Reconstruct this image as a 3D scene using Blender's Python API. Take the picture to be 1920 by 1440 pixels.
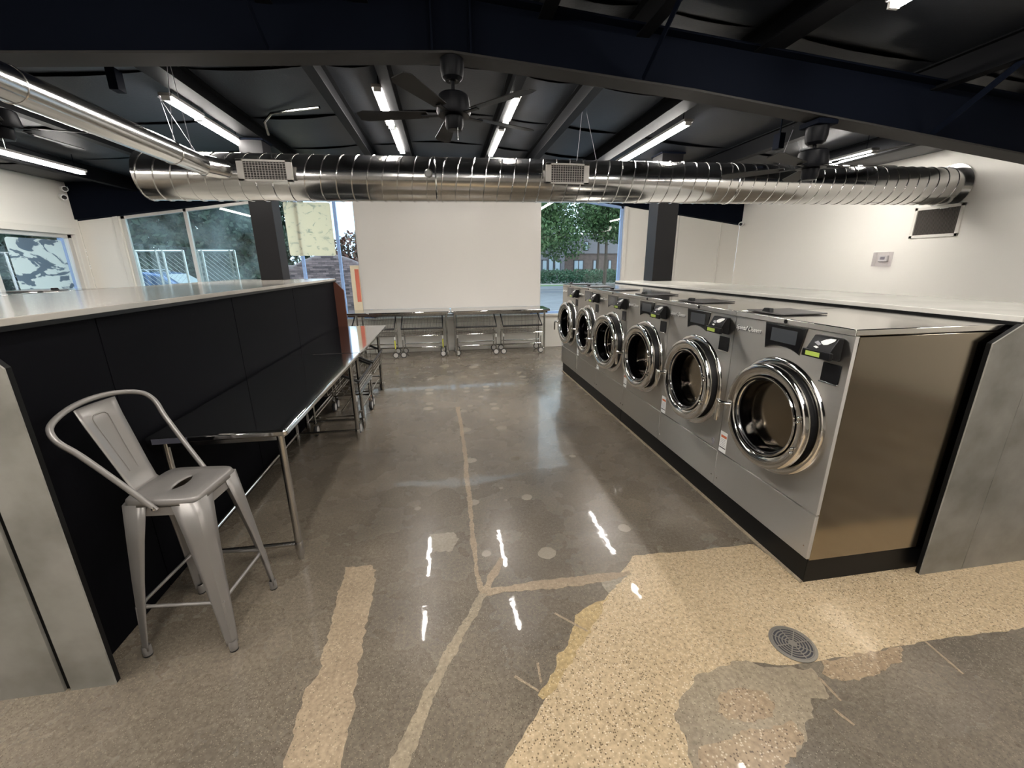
import bpy, bmesh, math, random
from mathutils import Vector, Matrix
R = math.radians
random.seed(7)
S = bpy.context.scene
COL = S.collection
for o in list(bpy.data.objects):
    bpy.data.objects.remove(o, do_unlink=True)

# ------------------------------------------------------------------ camera
cam_d = bpy.data.cameras.new('camera'); cam = bpy.data.objects.new('camera', cam_d); COL.objects.link(cam)
cam_d.sensor_fit = 'HORIZONTAL'; cam_d.sensor_width = 36.0
cam_d.lens = 775.6 / 1920 * 36.0
cam_d.clip_start = 0.05; cam_d.clip_end = 500
yaw, pit, rol = R(8.954), R(-16.069), R(0.4265)
pit = -pit
fw = Vector((math.sin(yaw) * math.cos(pit), math.cos(yaw) * math.cos(pit), -math.sin(pit)))
rt = Vector((math.cos(yaw), -math.sin(yaw), 0)); dn = fw.cross(rt)
r2 = math.cos(rol) * rt + math.sin(rol) * dn
d2 = -math.sin(rol) * rt + math.cos(rol) * dn
m = Matrix((r2, -d2, -fw)).transposed().to_4x4(); m.translation = (0, 0, 1.75)
cam.matrix_world = m
S.camera = cam

# ------------------------------------------------------------------ light and exposure
S.view_settings.view_transform = 'Standard'; S.view_settings.look = 'None'
S.view_settings.gamma = 1.0; S.view_settings.use_curve_mapping = False
S.view_settings.exposure = 0.0
LED = 128.0
W = bpy.data.worlds.new('sky'); S.world = W; W.use_nodes = True
wn = W.node_tree.nodes; wl = W.node_tree.links
bg = wn['Background']; bg.inputs['Strength'].default_value = 3.0
tc = wn.new('ShaderNodeTexCoord'); nz = wn.new('ShaderNodeTexNoise'); cr = wn.new('ShaderNodeValToRGB')
nz.inputs['Scale'].default_value = 2.2; nz.inputs['Detail'].default_value = 4
cr.color_ramp.elements[0].position = 0.35; cr.color_ramp.elements[0].color = (0.55, 0.74, 1.0, 1)
cr.color_ramp.elements[1].position = 0.62; cr.color_ramp.elements[1].color = (0.93, 0.97, 1.0, 1)
wl.new(tc.outputs['Generated'], nz.inputs['Vector']); wl.new(nz.outputs['Fac'], cr.inputs['Fac']); wl.new(cr.outputs['Color'], bg.inputs['Color'])

# ------------------------------------------------------------------ materials
MATS = {}
def mat(name, col, rough=0.5, metal=0.0, spec=0.5, coat=0.0, bump=None, var=None, emis=None, streak=None):
    m = bpy.data.materials.new(name); m.use_nodes = True
    n = m.node_tree.nodes; l = m.node_tree.links; p = n['Principled BSDF']
    p.inputs['Base Color'].default_value = (*col, 1); p.inputs['Roughness'].default_value = rough
    p.inputs['Metallic'].default_value = metal; p.inputs['Specular IOR Level'].default_value = spec
    p.inputs['Coat Weight'].default_value = coat; p.inputs['Coat Roughness'].default_value = 0.06
    c = None
    if var or bump or streak:
        c = n.new('ShaderNodeTexCoord')
    if var:                                   # (scale, second colour, detail)
        t = n.new('ShaderNodeTexNoise'); t.inputs['Scale'].default_value = var[0]; t.inputs['Detail'].default_value = var[2]
        r = n.new('ShaderNodeValToRGB'); r.color_ramp.elements[0].position = 0.35; r.color_ramp.elements[1].position = 0.65
        r.color_ramp.elements[0].color = (*col, 1); r.color_ramp.elements[1].color = (*var[1], 1)
        l.new(c.outputs['Object'], t.inputs['Vector']); l.new(t.outputs['Fac'], r.inputs['Fac']); l.new(r.outputs['Color'], p.inputs['Base Color'])
    if bump:                                  # (scale, strength, distance)
        t = n.new('ShaderNodeTexNoise'); t.inputs['Scale'].default_value = bump[0]; t.inputs['Detail'].default_value = 3
        b = n.new('ShaderNodeBump'); b.inputs['Strength'].default_value = bump[1]; b.inputs['Distance'].default_value = bump[2]
        l.new(c.outputs['Object'], t.inputs['Vector']); l.new(t.outputs['Fac'], b.inputs['Height']); l.new(b.outputs['Normal'], p.inputs['Normal'])
    if streak:                                # brushed metal: (sx,sy,sz,amount)
        mp = n.new('ShaderNodeMapping'); mp.inputs['Scale'].default_value = streak[:3]
        t = n.new('ShaderNodeTexNoise'); t.inputs['Scale'].default_value = 1.0; t.inputs['Detail'].default_value = 2
        mr = n.new('ShaderNodeMapRange'); mr.inputs['To Min'].default_value = rough - streak[3]; mr.inputs['To Max'].default_value = rough + streak[3]
        l.new(c.outputs['Object'], mp.inputs['Vector']); l.new(mp.outputs['Vector'], t.inputs['Vector'])
        l.new(t.outputs['Fac'], mr.inputs['Value']); l.new(mr.outputs['Result'], p.inputs['Roughness'])
    if emis:
        p.inputs['Emission Color'].default_value = (*emis[0], 1); p.inputs['Emission Strength'].default_value = emis[1]
    MATS[name] = m
    return m
def glass(name, tint, film=0.0, filmcol=(0.7, 0.75, 0.75), gl=1.0):
    m = bpy.data.materials.new(name); m.use_nodes = True
    n = m.node_tree.nodes; l = m.node_tree.links; out = n['Material Output']; n.remove(n['Principled BSDF'])
    t = n.new('ShaderNodeBsdfTransparent'); t.inputs['Color'].default_value = (*tint, 1)
    g = n.new('ShaderNodeBsdfGlossy'); g.inputs['Roughness'].default_value = 0.01
    f0 = n.new('ShaderNodeLayerWeight'); f0.inputs['Blend'].default_value = 0.5
    fp = n.new('ShaderNodeMath'); fp.operation = 'POWER'; fp.inputs[1].default_value = 4.0; l.new(f0.outputs['Facing'], fp.inputs[0])
    f = n.new('ShaderNodeMath'); f.operation = 'MULTIPLY_ADD'; f.inputs[1].default_value = 0.75; f.inputs[2].default_value = 0.035; l.new(fp.outputs[0], f.inputs[0])
    ml = n.new('ShaderNodeMath'); ml.operation = 'MULTIPLY'; ml.inputs[1].default_value = gl
    mx = n.new('ShaderNodeMixShader'); l.new(f.outputs[0], ml.inputs[0]); l.new(ml.outputs[0], mx.inputs[0]); l.new(t.outputs[0], mx.inputs[1]); l.new(g.outputs[0], mx.inputs[2])
    last = mx
    if film > 0:
        c = n.new('ShaderNodeTexCoord'); z = n.new('ShaderNodeTexNoise'); z.inputs['Scale'].default_value = 1.8; z.inputs['Detail'].default_value = 5
        mr = n.new('ShaderNodeMapRange'); mr.inputs['From Min'].default_value = 0.35; mr.inputs['From Max'].default_value = 0.7
        mr.inputs['To Min'].default_value = 0.0; mr.inputs['To Max'].default_value = film
        d = n.new('ShaderNodeBsdfTranslucent'); d.inputs['Color'].default_value = (*filmcol, 1)
        m2 = n.new('ShaderNodeMixShader'); l.new(c.outputs['Object'], z.inputs['Vector']); l.new(z.outputs['Fac'], mr.inputs['Value'])
        l.new(mr.outputs['Result'], m2.inputs[0]); l.new(mx.outputs[0], m2.inputs[1]); l.new(d.outputs[0], m2.inputs[2]); last = m2
    l.new(last.outputs[0], out.inputs['Surface']); MATS[name] = m
    return m

def aggregate(name, base, base2, dark, light, scale, amt_d, amt_l, rough, big=1.2, coat=0.0):
    """polished concrete: mottled matrix with dark and pale stone chips"""
    m = mat(name, base, rough, coat=coat)
    n = m.node_tree.nodes; l = m.node_tree.links; p = n['Principled BSDF']
    c = n.new('ShaderNodeTexCoord')
    t = n.new('ShaderNodeTexNoise'); t.inputs['Scale'].default_value = big; t.inputs['Detail'].default_value = 6; t.inputs['Roughness'].default_value = 0.65
    r = n.new('ShaderNodeValToRGB'); r.color_ramp.elements[0].position = 0.33; r.color_ramp.elements[1].position = 0.68
    r.color_ramp.elements[0].color = (*base, 1); r.color_ramp.elements[1].color = (*base2, 1)
    l.new(c.outputs['Object'], t.inputs['Vector']); l.new(t.outputs['Fac'], r.inputs['Fac'])
    v = n.new('ShaderNodeTexVoronoi'); v.inputs['Scale'].default_value = scale
    l.new(c.outputs['Object'], v.inputs['Vector'])
    sep = n.new('ShaderNodeSeparateColor'); l.new(v.outputs['Color'], sep.inputs['Color'])
    # chips patchy: more chips where the slab was ground deeper
    t2 = n.new('ShaderNodeTexNoise'); t2.inputs['Scale'].default_value = 0.9; t2.inputs['Detail'].default_value = 3
    l.new(c.outputs['Object'], t2.inputs['Vector'])
    def chips(chan, amt, col, prev):
        a = n.new('ShaderNodeMath'); a.operation = 'LESS_THAN'; l.new(sep.outputs[chan], a.inputs[0]); a.inputs[1].default_value = amt
        k = n.new('ShaderNodeMath'); k.operation = 'LESS_THAN'; l.new(v.outputs['Distance'], k.inputs[0]); k.inputs[1].default_value = 0.42
        ab = n.new('ShaderNodeMath'); ab.operation = 'MULTIPLY'; l.new(a.outputs[0], ab.inputs[0]); l.new(k.outputs[0], ab.inputs[1])
        mr = n.new('ShaderNodeMapRange'); mr.inputs['From Min'].default_value = 0.4; mr.inputs['From Max'].default_value = 0.62
        mr.inputs['To Min'].default_value = 0.6; mr.inputs['To Max'].default_value = 1.0; l.new(t2.outputs['Fac'], mr.inputs['Value'])
        ac = n.new('ShaderNodeMath'); ac.operation = 'MULTIPLY'; l.new(ab.outputs[0], ac.inputs[0]); l.new(mr.outputs['Result'], ac.inputs[1])
        mx = n.new('ShaderNodeMixRGB'); l.new(ac.outputs[0], mx.inputs['Fac']); l.new(prev, mx.inputs['Color1']); mx.inputs['Color2'].default_value = (*col, 1)
        return mx.outputs['Color']
    tf = n.new('ShaderNodeTexNoise'); tf.inputs['Scale'].default_value = 55; tf.inputs['Detail'].default_value = 5; l.new(c.outputs['Object'], tf.inputs['Vector'])
    mf = n.new('ShaderNodeMapRange'); mf.inputs['From Min'].default_value = 0.25; mf.inputs['From Max'].default_value = 0.75; mf.inputs['To Min'].default_value = 0.72; mf.inputs['To Max'].default_value = 1.28; l.new(tf.outputs['Fac'], mf.inputs['Value'])
    hs_ = n.new('ShaderNodeVectorMath'); hs_.operation = 'SCALE'; l.new(r.outputs['Color'], hs_.inputs[0]); l.new(mf.outputs['Result'], hs_.inputs['Scale'])
    q = chips(0, amt_d, dark, hs_.outputs['Vector']); q = chips(1, amt_l, light, q)
    l.new(q, p.inputs['Base Color'])
    t3 = n.new('ShaderNodeTexNoise'); t3.inputs['Scale'].default_value = 3.0; t3.inputs['Detail'].default_value = 5
    mr = n.new('ShaderNodeMapRange'); mr.inputs['To Min'].default_value = rough * 0.8; mr.inputs['To Max'].default_value = rough * 1.3
    l.new(c.outputs['Object'], t3.inputs['Vector']); l.new(t3.outputs['Fac'], mr.inputs['Value']); l.new(mr.outputs['Result'], p.inputs['Roughness'])
    p.inputs['Specular IOR Level'].default_value = 0.3; p.inputs['Coat Weight'].default_value = coat; p.inputs['Coat Roughness'].default_value = 0.03
    t4 = n.new('ShaderNodeTexNoise'); t4.inputs['Scale'].default_value = 7.0; t4.inputs['Detail'].default_value = 3
    b = n.new('ShaderNodeBump'); b.inputs['Strength'].default_value = 0.06; b.inputs['Distance'].default_value = 0.012
    l.new(c.outputs['Object'], t4.inputs['Vector']); l.new(t4.outputs['Fac'], b.inputs['Height']); l.new(b.outputs['Normal'], p.inputs['Coat Normal'])
    return m
FLOOR = aggregate('polished_concrete', (0.120, 0.100, 0.077), (0.205, 0.170, 0.128), (0.075, 0.062, 0.048), (0.30, 0.255, 0.19), 190, 0.20, 0.16, 0.26, coat=0.30)
TERR = aggregate('exposed_aggregate', (0.455, 0.345, 0.215), (0.53, 0.41, 0.265), (0.13, 0.09, 0.05), (0.70, 0.60, 0.44), 125, 0.30, 0.24, 0.30, coat=0.25)
TERR2 = aggregate('coarse_aggregate', (0.37, 0.275, 0.18), (0.29, 0.21, 0.135), (0.13, 0.09, 0.06), (0.58, 0.48, 0.35), 110, 0.28, 0.24, 0.30, coat=0.2)
GROUT = aggregate('patch_mortar', (0.27, 0.205, 0.14), (0.37, 0.285, 0.195), (0.14, 0.12, 0.08), (0.52, 0.42, 0.3), 150, 0.10, 0.12, 0.32, big=3, coat=0.15)
GROUT2 = aggregate('grey_mortar', (0.25, 0.205, 0.148), (0.35, 0.285, 0.2), (0.15, 0.12, 0.08), (0.46, 0.38, 0.28), 150, 0.10, 0.10, 0.3, big=3, coat=0.2)
SAND = aggregate('sandy_mortar', (0.47, 0.35, 0.18), (0.38, 0.275, 0.14), (0.2, 0.15, 0.08), (0.66, 0.55, 0.36), 150, 0.12, 0.12, 0.35, big=4, coat=0.1)
SPOT = aggregate('glue_spot_mortar', (0.25, 0.215, 0.165), (0.34, 0.295, 0.23), (0.18, 0.15, 0.11), (0.42, 0.37, 0.28), 160, 0.08, 0.08, 0.3, big=5, coat=0.2)
WALL = mat('white_wall_paint', (0.83, 0.80, 0.74), 0.55, bump=(7, 0.12, 0.01))
BOARDM = mat('white_board_skin', (0.60, 0.57, 0.53), 0.30, spec=0.4)
TRIMW = mat('white_trim_paint', (0.75, 0.72, 0.66), 0.45)
BLACKC = mat('black_ceiling_fabric', (0.0095, 0.0115, 0.016), 0.5, spec=0.35, bump=(55, 0.12, 0.01))
BLACKS = mat('black_steel_paint', (0.0030, 0.0044, 0.0090), 0.7, spec=0.04)
FLANGE = mat('bounce_lit_flange', (0.024, 0.0225, 0.0215), 0.6, spec=0.2)  # black steel with bounce light from the floor put into its colour
PURM = mat('black_purlin_paint', (0.0055, 0.0058, 0.0068), 0.6, spec=0.08)
COLM = mat('charcoal_column_paint', (0.0065, 0.006, 0.0068), 0.5, spec=0.22)
PANELK = mat('black_panel_laminate', (0.0030, 0.0030, 0.0042), 0.65, spec=0.05, bump=(60, 0.1, 0.004))
EDGEK = mat('black_edge_band', (0.005, 0.005, 0.005), 0.4, spec=0.2)
BROWNE = mat('brown_panel', (0.085, 0.028, 0.016), 0.45)
CONCL = mat('concrete_look_laminate', (0.19, 0.18, 0.155), 0.5, var=(4.5, (0.30, 0.285, 0.255), 12.0), bump=(40, 0.1, 0.004))
SLABM = mat('pale_laminate_top', (0.33, 0.31, 0.275), 0.15, var=(4.0, (0.40, 0.375, 0.335), 8.0))
SLABR = mat('wall_reflect_laminate_top', (0.56, 0.54, 0.50), 0.15, var=(4.0, (0.64, 0.62, 0.575), 8.0))  # same laminate as the left top, reflected white wall painted in
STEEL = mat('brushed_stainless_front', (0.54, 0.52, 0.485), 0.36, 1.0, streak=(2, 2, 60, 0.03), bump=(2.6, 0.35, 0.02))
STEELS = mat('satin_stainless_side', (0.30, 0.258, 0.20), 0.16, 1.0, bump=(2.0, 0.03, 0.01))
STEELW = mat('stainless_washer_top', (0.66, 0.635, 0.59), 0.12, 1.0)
STEELT = mat('stainless_table_top', (0.60, 0.60, 0.60), 0.085, 1.0, bump=(1.6, 0.05, 0.012))
def brush(m, aniso):
    """vertical blur of horizontally brushed sheet"""
    n = m.node_tree.nodes; p = n['Principled BSDF']; p.inputs['Anisotropic'].default_value = aniso
    c = n.new('ShaderNodeCombineXYZ'); c.inputs[0].default_value = 0.03; c.inputs[1].default_value = 0.02; c.inputs[2].default_value = 1.0
    m.node_tree.links.new(c.outputs[0], p.inputs['Tangent'])
brush(STEEL, 1.0)
CHROME = mat('polished_chrome', (0.74, 0.72, 0.69), 0.09, 1.0)
TUBE = mat('satin_steel_tube', (0.56, 0.55, 0.53), 0.22, 1.0)
GALV = mat('galvanised_duct', (0.72, 0.715, 0.70), 0.17, 1.0, bump=(1.6, 0.10, 0.02))
GALVR = mat('duct_seam_steel', (0.72, 0.71, 0.69), 0.22, 1.0)
CAPM = mat('dull_cap_steel', (0.35, 0.35, 0.34), 0.4, 1.0, bump=(30, 0.4, 0.01))
DRUM = mat('drum_steel', (0.16, 0.155, 0.15), 0.35, 1.0)
RUBBER = mat('black_rubber', (0.010, 0.010, 0.011), 0.5)
KPLAST = mat('black_plastic', (0.006, 0.006, 0.007), 0.35, spec=0.25)
KGLOSS = mat('black_gloss_panel', (0.008, 0.008, 0.009), 0.08)
SCREEN = mat('grey_display_glass', (0.05, 0.055, 0.062), 0.10)
LCD = mat('green_lcd', (0.30, 0.38, 0.08), 0.3, emis=((0.34, 0.44, 0.06), 0.25))
LETW = mat('raised_letters', (0.78, 0.77, 0.74), 0.35, 0.2)
WHITEP = mat('white_print', (0.8, 0.8, 0.78), 0.5)
REDP = mat('red_orange_print', (0.55, 0.13, 0.05), 0.5)
GREYP = mat('grey_print', (0.32, 0.31, 0.34), 0.5)
DKP = mat('dark_print', (0.05, 0.05, 0.06), 0.5)
STOOLM = mat('warm_grey_stool_paint', (0.255, 0.238, 0.224), 0.33, 0.3, bump=(25, 0.05, 0.004))
FANM = mat('dark_fan_metal', (0.0045, 0.0047, 0.006), 0.42, 0.0, spec=0.10)
BLADEM = mat('dark_fan_blade', (0.010, 0.009, 0.0085), 0.5, spec=0.2)
VENTW = mat('vent_frame_paint', (0.62, 0.59, 0.55), 0.4, 0.2)
WPLAST = mat('white_plastic', (0.80, 0.79, 0.76), 0.35)
LOUV = mat('dusty_louvre', (0.16, 0.145, 0.125), 0.5)
FILTER = mat('grey_filter', (0.09, 0.085, 0.08), 0.7)
CLEARP = glass('clear_guard_plastic', (0.90, 0.89, 0.90), 0.0, gl=0.25)
LEDM = mat('led_tube', (1, 1, 1), 0.4, emis=((1.0, 0.955, 0.895), LED))
LHOUSE = mat('light_housing', (0.35, 0.34, 0.33), 0.4, 0.3)
GLASS1 = glass('hazy_window_glass', (0.84, 0.92, 0.90), 0.17, (0.50, 0.62, 0.64), 0.9)
GLASS2 = glass('clear_window_glass', (0.93, 0.97, 0.96), 0.0, gl=1.0)
BOWL = glass('dark_door_glass', (0.15, 0.15, 0.165), 0.0, gl=1.1)
ALUF = mat('aluminium_window_frame', (0.62, 0.60, 0.57), 0.4, 0.3)
BLUEF = mat('skylight_blue_frame', (0.32, 0.48, 0.80), 0.4)  # aluminium frame, blue of the skylight painted into its colour
TYRE = mat('cart_tyre', (0.03, 0.03, 0.032), 0.6)
HUB = mat('pale_wheel_hub', (0.55, 0.53, 0.50), 0.5)
YELB = mat('yellow_tag', (0.62, 0.60, 0.06), 0.5)
ASPH = mat('asphalt', (0.148, 0.164, 0.187), 0.8, var=(1.2, (0.187, 0.203, 0.226), 5.0))
ROADM = mat('road', (0.156, 0.179, 0.218), 0.8)
CURBM = mat('pale_curb', (0.546, 0.546, 0.530), 0.8)
GRASSM = mat('lawn', (0.078, 0.172, 0.070), 0.9, var=(3, (0.125, 0.218, 0.078), 4))
BARK = mat('bark', (0.070, 0.055, 0.043), 0.9)
def leafmat(name, a, b): return mat(name, a, 0.6, var=(2.5, b, 3))
LEAFD = leafmat('dark_leaves', (0.017, 0.041, 0.023), (0.043, 0.074, 0.048))
LEAFG = leafmat('green_leaves', (0.031, 0.082, 0.023), (0.094, 0.164, 0.058))
LEAFR = leafmat('rusty_leaves', (0.047, 0.062, 0.035), (0.187, 0.078, 0.062))
LEAFH = leafmat('hedge_leaves', (0.039, 0.109, 0.062), (0.101, 0.211, 0.125))
BRICKM = mat('grey_red_brick', (0.179, 0.129, 0.133), 0.8, var=(6.0, (0.109, 0.082, 0.094), 3))
_n = BRICKM.node_tree.nodes; _g = _n.new('ShaderNodeNewGeometry'); _r = _n.new('ShaderNodeValToRGB')
_r.color_ramp.elements[0].color = (0.070, 0.055, 0.062, 1); _r.color_ramp.elements[1].color = (0.281, 0.211, 0.218, 1)
BRICKM.node_tree.links.new(_g.outputs['Random Per Island'], _r.inputs['Fac']); BRICKM.node_tree.links.new(_r.outputs['Color'], _n['Principled BSDF'].inputs['Base Color'])
MORT = mat('pale_mortar', (0.234, 0.203, 0.211), 0.9)
BLDGU = mat('grey_cladding', (0.195, 0.195, 0.218), 0.7)
BLDGB = mat('brown_brick_cladding', (0.117, 0.086, 0.078), 0.8, var=(3, (0.164, 0.121, 0.105), 5))
WINP = mat('far_window_pane', (0.351, 0.452, 0.530), 0.1)
VANB = mat('blue_car_paint', (0.078, 0.172, 0.429), 0.2, coat=0.6)
VANG = mat('car_window', (0.078, 0.125, 0.234), 0.08)
VANW = mat('pale_car_trim', (0.468, 0.530, 0.585), 0.3)

def poster_mat(name, a, b, scale, lo, hi, stretch=(1, 1, 1)):
    """paper poster partly scraped off: residue colour over backing colour"""
    m = mat(name, a, 0.6); n = m.node_tree.nodes; l = m.node_tree.links; p = n['Principled BSDF']
    c = n.new('ShaderNodeTexCoord'); mp = n.new('ShaderNodeMapping'); mp.inputs['Scale'].default_value = stretch
    t = n.new('ShaderNodeTexNoise'); t.inputs['Scale'].default_value = scale; t.inputs['Detail'].default_value = 7; t.inputs['Distortion'].default_value = 1.2
    r = n.new('ShaderNodeValToRGB'); r.color_ramp.elements[0].position = lo; r.color_ramp.elements[1].position = hi
    r.color_ramp.elements[0].color = (*a, 1); r.color_ramp.elements[1].color = (*b, 1)
    l.new(c.outputs['Object'], mp.inputs['Vector']); l.new(mp.outputs['Vector'], t.inputs['Vector'])
    l.new(t.outputs['Fac'], r.inputs['Fac']); l.new(r.outputs['Color'], p.inputs['Base Color'])
    d = n.new('ShaderNodeBsdfTranslucent'); l.new(r.outputs['Color'], d.inputs['Color'])
    mx = n.new('ShaderNodeMixShader'); mx.inputs[0].default_value = 0.6
    l.new(p.outputs[0], mx.inputs[1]); l.new(d.outputs[0], mx.inputs[2]); l.new(mx.outputs[0], n['Material Output'].inputs['Surface'])
    return m
POSTB = poster_mat('scraped_blue_poster', (0.25, 0.34, 0.42), (0.80, 0.88, 0.88), 2.6, 0.49, 0.515, (1, 1, 2.0))
POSTY = poster_mat('crinkled_cream_poster', (0.62, 0.66, 0.56), (0.96, 0.93, 0.78), 6.0, 0.34, 0.44, (1, 1, 1.6))

# ------------------------------------------------------------------ geometry helpers
class G:
    def __init__(s): s.v = []; s.f = []
    def add(s, vs, fs):
        k = len(s.v); s.v += [tuple(x) for x in vs]; s.f += [tuple(i + k for i in f) for f in fs]; return s
    def bx(s, x0, x1, y0, y1, z0, z1):
        return s.add([(x0, y0, z0), (x1, y0, z0), (x1, y1, z0), (x0, y1, z0), (x0, y0, z1), (x1, y0, z1), (x1, y1, z1), (x0, y1, z1)],
                     [(0, 3, 2, 1), (4, 5, 6, 7), (0, 1, 5, 4), (1, 2, 6, 5), (2, 3, 7, 6), (3, 0, 4, 7)])
    def bar(s, a, b, w, h, up=(0, 0, 1)):
        a, b = Vector(a), Vector(b); t = (b - a).normalized(); u = Vector(up)
        if abs(t.dot(u)) > 0.98: u = Vector((0, 1, 0))
        x = t.cross(u).normalized(); y = x.cross(t)
        P = []
        for q in (a, b):
            for i, j in ((-1, -1), (1, -1), (1, 1), (-1, 1)): P.append(q + x * i * w / 2 + y * j * h / 2)
        return s.add(P, [(0, 1, 2, 3), (7, 6, 5, 4), (0, 4, 5, 1), (1, 5, 6, 2), (2, 6, 7, 3), (3, 7, 4, 0)])
    def tube(s, path, r, n=8, closed=False, cap=True):
        P = [Vector(p) for p in path]; N = len(P); rs = r if isinstance(r, (list, tuple)) else [r] * N
        rings = []; prev = None
        for i in range(N):
            if closed: t = P[(i + 1) % N] - P[i - 1]
            else: t = P[min(i + 1, N - 1)] - P[max(i - 1, 0)]
            t.normalize()
            if prev is None:
                u = Vector((0, 0, 1)) if abs(t.z) < 0.9 else Vector((1, 0, 0))
                x = t.cross(u).normalized()
            else:
                x = (prev - t * prev.dot(t)).normalized()
            prev = x; y = t.cross(x)
            rings.append([P[i] + (x * math.cos(2 * math.pi * k / n) + y * math.sin(2 * math.pi * k / n)) * rs[i] for k in range(n)])
        vs = [p for q in rings for p in q]; fs = []
        for i in range(N if closed else N - 1):
            a, b = i * n, ((i + 1) % N) * n
            for k in range(n): fs.append((a + k, a + (k + 1) % n, b + (k + 1) % n, b + k))
        if cap and not closed: fs += [tuple(range(n - 1, -1, -1)), tuple(range((N - 1) * n, N * n))]
        return s.add(vs, fs)
    def lathe(s, prof, o, ax='z', n=32, capA=False, capB=False):
        """prof: (radius, height along the axis)"""
        o = Vector(o); vs = []
        for r, h in prof:
            for k in range(n):
                a = 2 * math.pi * k / n; c, d = r * math.cos(a), r * math.sin(a)
                vs.append(o + Vector({'z': (c, d, h), 'x': (h, c, d), 'y': (d, h, c)}[ax]))
        fs = []
        for i in range(len(prof) - 1):
            for k in range(n): fs.append((i * n + k, i * n + (k + 1) % n, (i + 1) * n + (k + 1) % n, (i + 1) * n + k))
        if capA: fs.append(tuple(range(n - 1, -1, -1)))
        if capB: fs.append(tuple(range((len(prof) - 1) * n, len(prof) * n)))
        return s.add(vs, fs)
    def prism(s, pts, d):
        """pts: planar 3D loop, extruded by the vector d"""
        P = [Vector(p) for p in pts]; d = Vector(d); n = len(P)
        return s.add(P + [p + d for p in P], [tuple(range(n - 1, -1, -1)), tuple(range(n, 2 * n))] + [(i, (i + 1) % n, n + (i + 1) % n, n + i) for i in range(n)])
    def build(s, name, m, parent=None, bev=0.0, smooth=35, solid=0.0, fix=True):
        me = bpy.data.meshes.new(name); me.from_pydata(s.v, [], s.f)
        if fix and len(s.f) < 20000:
            b = bmesh.new(); b.from_mesh(me); bmesh.ops.recalc_face_normals(b, faces=b.faces); b.to_mesh(me); b.free()
        me.materials.append(m)
        if smooth:
            me.polygons.foreach_set('use_smooth', [True] * len(me.polygons)); me.set_sharp_from_angle(angle=R(smooth))
        o = bpy.data.objects.new(name, me); COL.objects.link(o)
        if parent: o.parent = parent
        if solid:
            q = o.modifiers.new('solid', 'SOLIDIFY'); q.thickness = solid; q.offset = 0
        if bev:
            q = o.modifiers.new('bevel', 'BEVEL'); q.width = bev; q.segments = 2; q.limit_method = 'ANGLE'; q.angle_limit = R(40)
            q.harden_normals = False
        return o
def tag(o, label=None, cat=None, group=None, kind=None):
    for k, v in (('label', label), ('category', cat), ('group', group), ('kind', kind)):
        if v: o[k] = v
    return o
def thing(name, label, cat, loc=(0, 0, 0), rz=0, group=None):
    o = bpy.data.objects.new(name, None); COL.objects.link(o); o.location = loc; o.rotation_euler.z = rz
    o.empty_display_size = 0.1
    return tag(o, label, cat, group)
def kids(o): return [c for c in bpy.data.objects if c.parent is o]
def dup(o, loc=None, rz=None, label=None, group=None, parent=None):
    c = o.copy(); COL.objects.link(c)
    if parent: c.parent = parent
    if loc is not None: c.location = loc
    if rz is not None: c.rotation_euler.z = rz
    if label: c['label'] = label
    if group: c['group'] = group
    for ch in kids(o): dup(ch, parent=c)
    return c
def st(name, g, m, parent=None, **k):
    o = g.build(name, m, parent, **k)
    if parent is None: o['kind'] = 'structure'
    return o
def text(name, body, size, m, parent, M4, shear=0.0, ext=0.001, align='LEFT', bold=0.0):
    c = bpy.data.curves.new(name, 'FONT'); c.body = body; c.size = size; c.shear = shear; c.extrude = ext; c.align_x = align; c.offset = bold
    t = bpy.data.objects.new(name, c); COL.objects.link(t)
    dg = bpy.context.evaluated_depsgraph_get()
    me = bpy.data.meshes.new_from_object(t.evaluated_get(dg)); bpy.data.objects.remove(t)
    me.name = name; me.materials.clear(); me.materials.append(m); me.transform(M4)
    o = bpy.data.objects.new(name, me); COL.objects.link(o); o.parent = parent
    return o
def rounded(cx, cy, w, h, r, n=4):
    out = []
    for sx, sy, a0 in ((1, 1, 0), (-1, 1, 90), (-1, -1, 180), (1, -1, 270)):
        for k in range(n + 1):
            a = R(a0 + 90 * k / n); out.append((cx + sx * (w / 2 - r) + r * math.cos(a), cy + sy * (h / 2 - r) + r * math.sin(a)))
    return out

# ------------------------------------------------------------------ room shell
XL, XR, YB, YN = -6.26, 6.50, 8.82, -7.0
RX, RZ, RS = 0.12, 3.67, 0.08
def roof(x): return RZ - RS * abs(x - RX)
def head(x): return 3.385 - 0.132 * abs(x - 0.16)
floor = st('floor', G().bx(XL - 0.2, XR + 0.2, YN - 0.2, YB + 0.25, -0.2, 0.0), FLOOR)
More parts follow.
